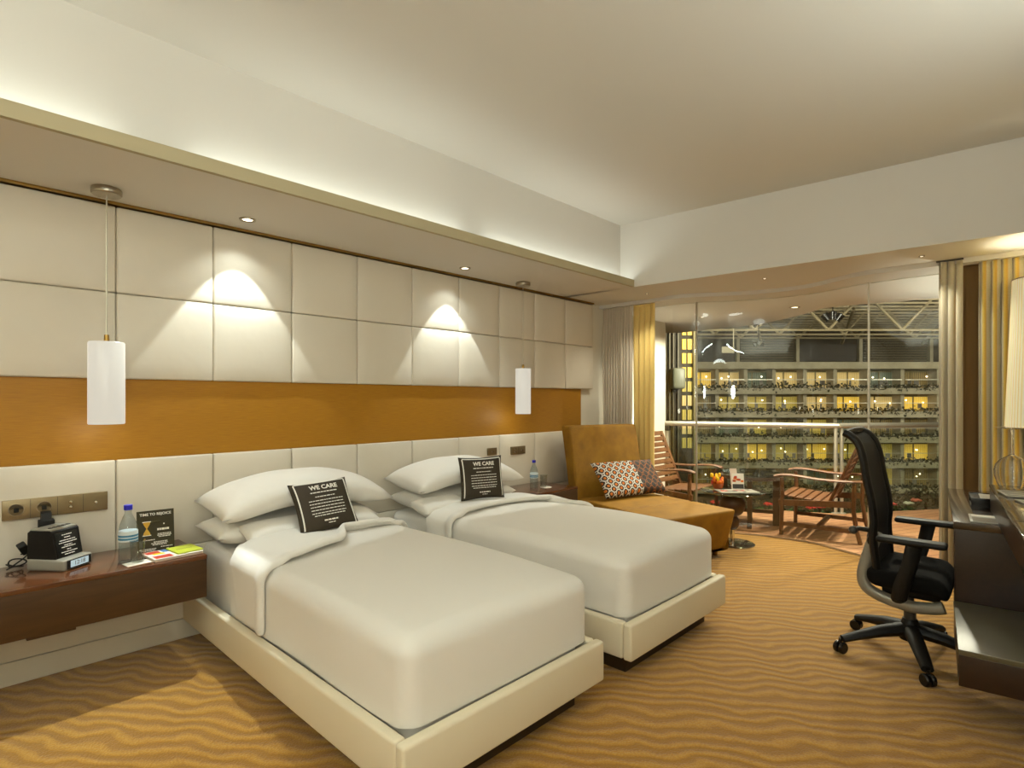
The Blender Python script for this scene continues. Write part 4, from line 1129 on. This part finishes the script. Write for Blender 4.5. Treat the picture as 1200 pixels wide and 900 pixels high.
for ri, (vt, vb) in enumerate(rows):
    for i in range(len(BU)-1):
        u0, u1 = BU[i], BU[i+1]
        obj('party_wall', MB().box(ru(u0)-.22, ru(u0)+.22, D-.7, D+2.6, zv(vb), zv(vt), FR), M['fac'], bl, smooth=False)
        w = obj('window', MB().box(ru(u0)+.2, ru(u1)-.2, D+.9, D+1.05, zv(vb)+.05, zv(vt)-.2, FR), WM[pick[ri][i % 10]], bl, smooth=False)
        fm = MB(); um = (u0+u1)/2 + rr.uniform(-4, 4)
        fm.box(ru(um)-.06, ru(um)+.06, D+.8, D+.9, zv(vb)+.05, zv(vt)-.2, FR)
        fm.box(ru(u0)+.4, ru(u1)-.3, D+.8, D+.9, zv(vt)-.32, zv(vt)-.18, FR)
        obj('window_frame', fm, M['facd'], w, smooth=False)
        obj('railing', MB().box(ru(u0)+.2, ru(u1)-.2, D-.95, D-.9, zv(vb)+1.0, zv(vb)+1.07, FR), M['steel'], bl, smooth=False)
        lm = MB()
        for q in range(rr.choice((1, 2, 2))):
            lx_ = rr.uniform(ru(u0)+.5, ru(u1)-.5); lm.ball(FR @ Vector((lx_, D+.6, zv(vb)+rr.uniform(1.0, 1.5))), .10, 6)
        obj('room_lamp', lm, M['bulbglow'], bl)
        for q in range(rr.choice((1, 1, 2))):
            cx_ = rr.uniform(ru(u0)+.7, ru(u1)-.9); T_ = FR @ TR(cx_, D-.1+rr.uniform(-.3, .3), zv(vb), 0, 0, rr.uniform(0, 6))
            cm = MB().box(-.25, .25, -.25, .25, .38, .45, T_).box(-.25, .25, .2, .25, .45, .95, T_)
            for a_ in (-.22, .18):
                for b_ in (-.22, .18): cm.box(a_, a_+.04, b_, b_+.04, 0, .38, T_)
            obj('patio_chair', cm, M['patio'], bl, smooth=False)
    fo = MB()
    for i in range(1950):
        x = rr.uniform(ru(770), ru(1262)); l = rr.uniform(.08, .24)
        R = FR @ TR(x, D-1.5+rr.uniform(-.2, .3), zv(vb)+rr.uniform(-.3, .4)*(1 if i % 5 else 1.8), rr.uniform(-1, 1), rr.uniform(-1, 1), rr.uniform(0, 6))
        fo.add([(-l, 0, -.1), (0, -l*.6, .1), (l, 0, .0), (0, l*.6, -.1)], [(0, 1, 2, 3)], R)
    o = obj('planter_foliage', fo, [M['plantdark']], bl, smooth=False); o['kind'] = 'stuff'
    fw = MB()
    for i in range(110):
        x = rr.uniform(ru(770), ru(1262)); fw.ball(FR @ Vector((x, D-1.62+rr.uniform(-.1, .1), zv(vb)+rr.uniform(-.2, .45))), rr.uniform(.05, .11), 5)
    o = obj('planter_blossom', fw, mat('pale blossom', (190, 180, 160), .7), bl, smooth=False); o['kind'] = 'stuff'
# attic storey: louvres and dark openings
attic = MB()
obj('attic_wall', MB().box(ru(760), ru(1300), D+1.5, D+1.9, zv(425), zv(350), FR), mat('attic cladding', (52, 44, 28), .8), bl, smooth=False)
for u0, u1, kind in ((818, 866, 'd'), (873, 937, 'l'), (942, 1012, 'd'), (1021, 1096, 'l')):
    if kind == 'd':
        obj('attic_opening', MB().box(ru(u0), ru(u1), D+1.35, D+1.5, zv(422), zv(402), FR), mat('dark opening', (40, 32, 20), .5), bl, smooth=False)
    else:
        m = MB()
        for k in range(9): m.box(ru(u0), ru(u1), D+1.25, D+1.5, zv(422-k*3), zv(422-k*3)+.16, FR)
        obj('louvres', m, mat('louvre slats', (84, 74, 50), .6), bl, smooth=False)
    obj('attic_post', MB().box(ru(u1)+.1, ru(u1)+.5, D+1.0, D+1.5, zv(424), zv(396), FR), M['fac'], bl, smooth=False)

# lift tower
DT = 46.0; kt = DT/F
def zt_(v): return CH+(468-v)*kt
def rt_(u): return (u-600)*kt
tw = thing('lift_tower', 'dark service tower with stacked yellow windows beside the white balcony wall', 'tower', FW(13.5, DT, -10), AY)
obj('shaft', MB().box(rt_(760), rt_(815), DT, DT+4, -10, zt_(330), FR), mat('tower cladding', (54, 46, 28), .7), tw, smooth=False)
obj('corner_mullion', MB().box(rt_(811), rt_(815), DT-.4, DT, -10, zt_(330), FR), M['facd'], tw, smooth=False)
for i in range(9):
    v = 381+i*16.5
    for u0, u1 in ((799, 803.5), (805.5, 811)):
        obj('window', MB().box(rt_(u0), rt_(u1), DT-.1, DT, zt_(v+12), zt_(v), FR), WM[0 if i < 4 else (3 if i % 2 else 1)], tw, smooth=False)
for u in (784, 788.5, 794):
    obj('guide_rail', MB().box(rt_(u)-.05, rt_(u)+.05, DT-.2, DT, -10, zt_(340), FR), mat('tower rail', (96, 86, 62), .5), tw, smooth=False)
obj('lift_car', MB().bbox(rt_(783), rt_(798), DT-1.4, DT-.2, zt_(456), zt_(432), .2, FR), mat('lift car', (120, 118, 96), .4), tw)

# atrium ground and roof
m = MB().box(-20, 90, 9, 90, -10.7, -10.4, FR)
struct('ground', m, add_mottle(mat('atrium floor', (80, 72, 52), .5), (46, 42, 28), (104, 94, 70), .35, (1, 1, 1), 6), smooth=False)
m = MB().box(-20, 90, 40, 76, 12.4, 12.8, FR)
struct('roof', m, mat('roof deck', (70, 60, 42), .8), smooth=False)
steel = mat('roof steel', (136, 122, 92), .6)
for i, (d, label) in enumerate(((52, 'steel roof truss with zigzag webs, the one nearest the balcony'), (59, 'steel roof truss with zigzag webs, the middle one'), (66, 'steel roof truss with zigzag webs, the one against the far facade'))):
    t = thing('roof_truss', label, 'truss', FW(35, d, 10.2), AY, 'atrium roof trusses')
    zl, zh = (7.7, 11.2) if i == 0 else ((8.1, 11.8) if i == 1 else (8.5, 12.0))
    for z in (zl, zh): obj('chord', MB().tube([FW(2, d, z), FW(70, d, z)], .11, 8), steel, t)
    m = MB(); x = 2+i*2.2; up = i % 2
    while x < 68:
        m.tube([FW(x, d, zh if up else zl), FW(x+3.4, d, zl if up else zh)], .13, 8); x += 3.4; up = 1-up
    obj('web', m, steel, t)
pu = thing('roof_purlins', 'rows of thin steel purlins under the atrium roof', 'purlins', FW(35, 60, 13), AY)
for d in range(50, 76, 2):
    obj('purlin', MB().box(-5, 75, d-.08, d+.08, 10.1, 10.3, FR), steel, pu, smooth=False)
for r_ in (12, 22, 32, 42, 52):
    obj('brace', MB().tube([FW(r_, 52, 10.9), FW(r_+9, 70, 8.2)], .16, 8), steel, pu)
for (u, v, d, w, hh, label) in ((976, 372, 45, 1.5, 1.0, 'dark cluster of stage lights hanging under the atrium roof'), (889, 404, 45, .9, .45, 'small black projector hanging under the atrium roof')):
    c = FW((u-600)*d/F, d, CH+(468-v)*d/F)
    t = thing('hanging_light', label, 'light', c, AY, 'hanging stage lights')
    T_ = Matrix.Translation(c) @ Matrix.Rotation(AY, 4, 'Z')
    for k in range(3): obj('lamp_head', MB().lathe([(.0001, -.3*hh), (.22*hh, -.3*hh), (.30*hh, .3*hh), (.0001, .35*hh)], (0, 0, 0), 12, T_ @ TR((k-1)*w*.33, 0, (k % 2)*.12, .4*(k-1), .5*(k-1), 0)), M['black'], t)
    obj('bar', MB().tube([(-w/2, 0, .3), (w/2, 0, .3)], .05, 6, T_), M['black'], t)
    obj('drop_rod', MB().tube([(0, 0, .3), (0, 0, 12.3-c.z)], .04, 6, T_), M['black'], t)
c = FW((853-600)*50/F, 50, CH+(468-410)*50/F); T_ = Matrix.Translation(c) @ Matrix.Rotation(AY, 4, 'Z')
t = thing('hanging_sign', 'small grey sign board hanging from a rod under the atrium roof', 'sign', c, AY)
obj('board', MB().bbox(-.55, .55, -.05, .05, -.28, .28, .02, T_), mat('grey board', (130, 122, 100), .6), t)
obj('drop_rod', MB().tube([(.5, 0, .28), (.5, 0, 12.3-c.z)], .045, 6, T_), M['fac'], t)
# garden on the atrium floor
rr = random.Random(41)
where = ['below the teak table', 'below the far railing end', 'behind the office chair back', 'by the beige curtain', 'below the left armchair', 'below the railing bend', 'in front of the tower', 'at the foot of the facade']
for i, (u, d, s) in enumerate(((880, 52, 2.4), (1060, 50, 2.0), (1030, 58, 2.6), (1085, 60, 2.2), (828, 50, 2.2), (975, 56, 2.8), (806, 40, 1.8), (930, 62, 2.6))):
    c = FW((u-600)*d/F, d, -10.4)
    t = thing('shrub', 'dark leafy shrub on the atrium floor far below, seen %s' % where[i], 'shrub', c, 0, 'atrium shrubs')
    obj('stem', MB().tube([c, c+Vector((0, 0, s*.5))], .12, 6), M['teakdark'], t)
    m = MB()
    for k in range(260):
        g = rr.uniform(0, 6.28); ph_ = math.acos(rr.uniform(-.4, 1)); r_ = s*rr.uniform(.5, 1)
        p = c+Vector((r_*math.sin(ph_)*math.cos(g), r_*math.sin(ph_)*math.sin(g), s*.45+r_*.7*math.cos(ph_)))
        l = rr.uniform(.15, .4)
        m.add([(-l, 0, 0), (0, -l*.4, .1), (l, 0, 0), (0, l*.4, .1)], [(0, 1, 2, 3)], TR(*p, rr.uniform(-1, 1), rr.uniform(-1, 1), g))
    obj('foliage', m, M['plantdark'], t, smooth=False)

# =================================================================== LIGHT
def light(kind, name, loc, power, col=(1, .86, .66), rot=(0, 0, 0), **k):
    l = bpy.data.lights.new(name, kind); l.energy = power; l.color = col
    for a, v in k.items(): setattr(l, a, v)
    o = bpy.data.objects.new(name, l); C.objects.link(o); o.location = loc; o.rotation_euler = rot; return o
WARM = (.98, .97, .82); NEUT = (.86, .95, .92)
for x, y in ((.199, 1.245), (.204, 2.845)):
    light('SPOT', 'soffit_spot', (x, y, SOF-.012), 42, NEUT, (0, math.radians(7), 0), spot_size=math.radians(64), spot_blend=.10, shadow_soft_size=.012)
    light('SPOT', 'soffit_spot_halo', (x, y, SOF-.012), 6, NEUT, (0, math.radians(7), 0), spot_size=math.radians(110), spot_blend=.6, shadow_soft_size=.02)
light('SPOT', 'soffit_spot_floor', (.215, 1.235, SOF-.012), 135, NEUT, Vector((.72, -1.15, -2.28)).to_track_quat('-Z', 'Y').to_euler(), spot_size=math.radians(43), spot_blend=.18, shadow_soft_size=.010)
light('SPOT', 'soffit_spot', (.20, -.355, SOF-.012), 42, NEUT, (0, math.radians(7), 0), spot_size=math.radians(64), spot_blend=.10, shadow_soft_size=.012)
# fluorescent strips in the cove trough along the bed side
for y0, y1 in ((-1.6, .55), (.85, 2.45), (2.65, 4.3)):
    light('AREA', 'cove_or_fill_strip', (.672, (y0+y1)/2, SOF+.03), 1.75*(y1-y0), (.92, 1, .95), (PI, math.radians(14), 0), shape='RECTANGLE', size=.05, size_y=y1-y0)
# added strip fills along the entrance and desk walls, unseen, evening out the ceiling
light('AREA', 'cove_or_fill_strip', (3.9, -.3, SOF+.03), 64, (.84, .94, .94), (PI, math.radians(-20), 0), shape='RECTANGLE', size=.12, size_y=2.6)
light('AREA', 'cove_or_fill_strip', (2.4, -1.85, SOF+.05), 56, (.84, .94, .94), (PI-math.radians(-25), 0, 0), shape='RECTANGLE', size=3.2, size_y=.12)
# added fill discs under the ceiling, out of view, for general room light
light('AREA', 'ceiling_fill', (2.7, -.7, CEIL-.02), 9, NEUT, (0, 0, 0), shape='DISK', size=.9)
light('AREA', 'ceiling_fill', (3.3, .9, CEIL-.02), 8, NEUT, (0, 0, 0), shape='DISK', size=.6)
# lamp in the tall shade
light('POINT', 'floor_lamp_bulb', (lx, ly, 1.75), 24, WARM, shadow_soft_size=.08)
light('AREA', 'desk_side_fill', (3.72, 2.3, 1.95), 17, (.88, .96, .92), (PI, math.radians(-18), 0), shape='RECTANGLE', size=.25, size_y=1.4)  # added unseen uplight, lifts the darker desk side of the ceiling
# added point fill behind the camera, lifting soffits, walls and beds
light('POINT', 'entrance_fill', (3.95, -.5, 1.45), 36, (.85, .95, .93), shadow_soft_size=.15)
# pendants shine down through their open bottoms
for x, y, z in ((.186, .603, 1.18), (.164, 3.54, 1.173)):
    light('POINT', 'pendant_bulb', (x, y, z-.012), 1.2, WARM, shadow_soft_size=.05)
# window soffit downlights
for x, y in ((.667, 4.716), (1.716, 4.787), (2.769, 4.801)):
    light('SPOT', 'window_spot', (x, y, SOF-.012), 34, WARM, spot_size=math.radians(120), spot_blend=.7, shadow_soft_size=.03)
# balcony downlights
for x, y, p in ((1.50, 6.25, 300), (.50, 6.25, 200), (2.5, 6.0, 260)):
    light('SPOT', 'balcony_spot', (x, y, 2.24), p, (1, .95, .80), spot_size=math.radians(150), spot_blend=.6, shadow_soft_size=.04)
for x, y, p, tl in ((.06, 5.50, 24, -12), (3.30, 6.0, 170, 16)):  # added uplights hidden behind the curtains, to brighten the balcony ceiling
    light('SPOT', 'balcony_fill_uplight', (x, y, .8), p, (.92, .97, .9), (PI, math.radians(tl), 0), spot_size=math.radians(120), spot_blend=.8, shadow_soft_size=.08)
# added area fills high on this side of the hall, unseen, brightening the facade
for r_, d_ in ((18, 34), (42, 34), (62, 40)):
    o = light('AREA', 'facade_fill', FW(r_, d_, 13.0), 3800, (1, .97, .82), (0, 0, 0), shape='DISK', size=4)
    dr = FW(r_+4, D, 0) - o.location; o.rotation_euler = dr.to_track_quat('-Z', 'Y').to_euler()
    o = light('AREA', 'truss_fill_uplight', FW(r_, d_+2, 5), 2800, (1, .97, .82), (0, 0, 0), shape='DISK', size=3)  # added fill from below so the roof trusses show
    dr = FW(r_+2, 62, 13) - o.location; o.rotation_euler = dr.to_track_quat('-Z', 'Y').to_euler()
w = bpy.data.worlds.new('atrium air'); bpy.context.scene.world = w; w.use_nodes = True
w.node_tree.nodes['Background'].inputs['Color'].default_value = lin((120, 106, 76)); w.node_tree.nodes['Background'].inputs['Strength'].default_value = .35

# =================================================================== CAMERA
cam = bpy.data.cameras.new('camera'); co = bpy.data.objects.new('camera', cam); C.objects.link(co)
co.location = (CX, 0, CH); co.rotation_euler = (PI/2, 0, AY)
cam.sensor_width = 36; cam.lens = 36*F/1200; cam.shift_y = 18/1200; cam.clip_end = 400; cam.clip_start = .02
sc = bpy.context.scene; sc.camera = co
sc.view_settings.view_transform = 'Standard'; sc.view_settings.look = 'None'
sc.view_settings.exposure = -0.24; sc.view_settings.gamma = 1.0
sc.cycles.use_denoising = True
sc.cycles.max_bounces = 10; sc.cycles.diffuse_bounces = 5; sc.cycles.transparent_max_bounces = 24
sc.cycles.sample_clamp_indirect = 6
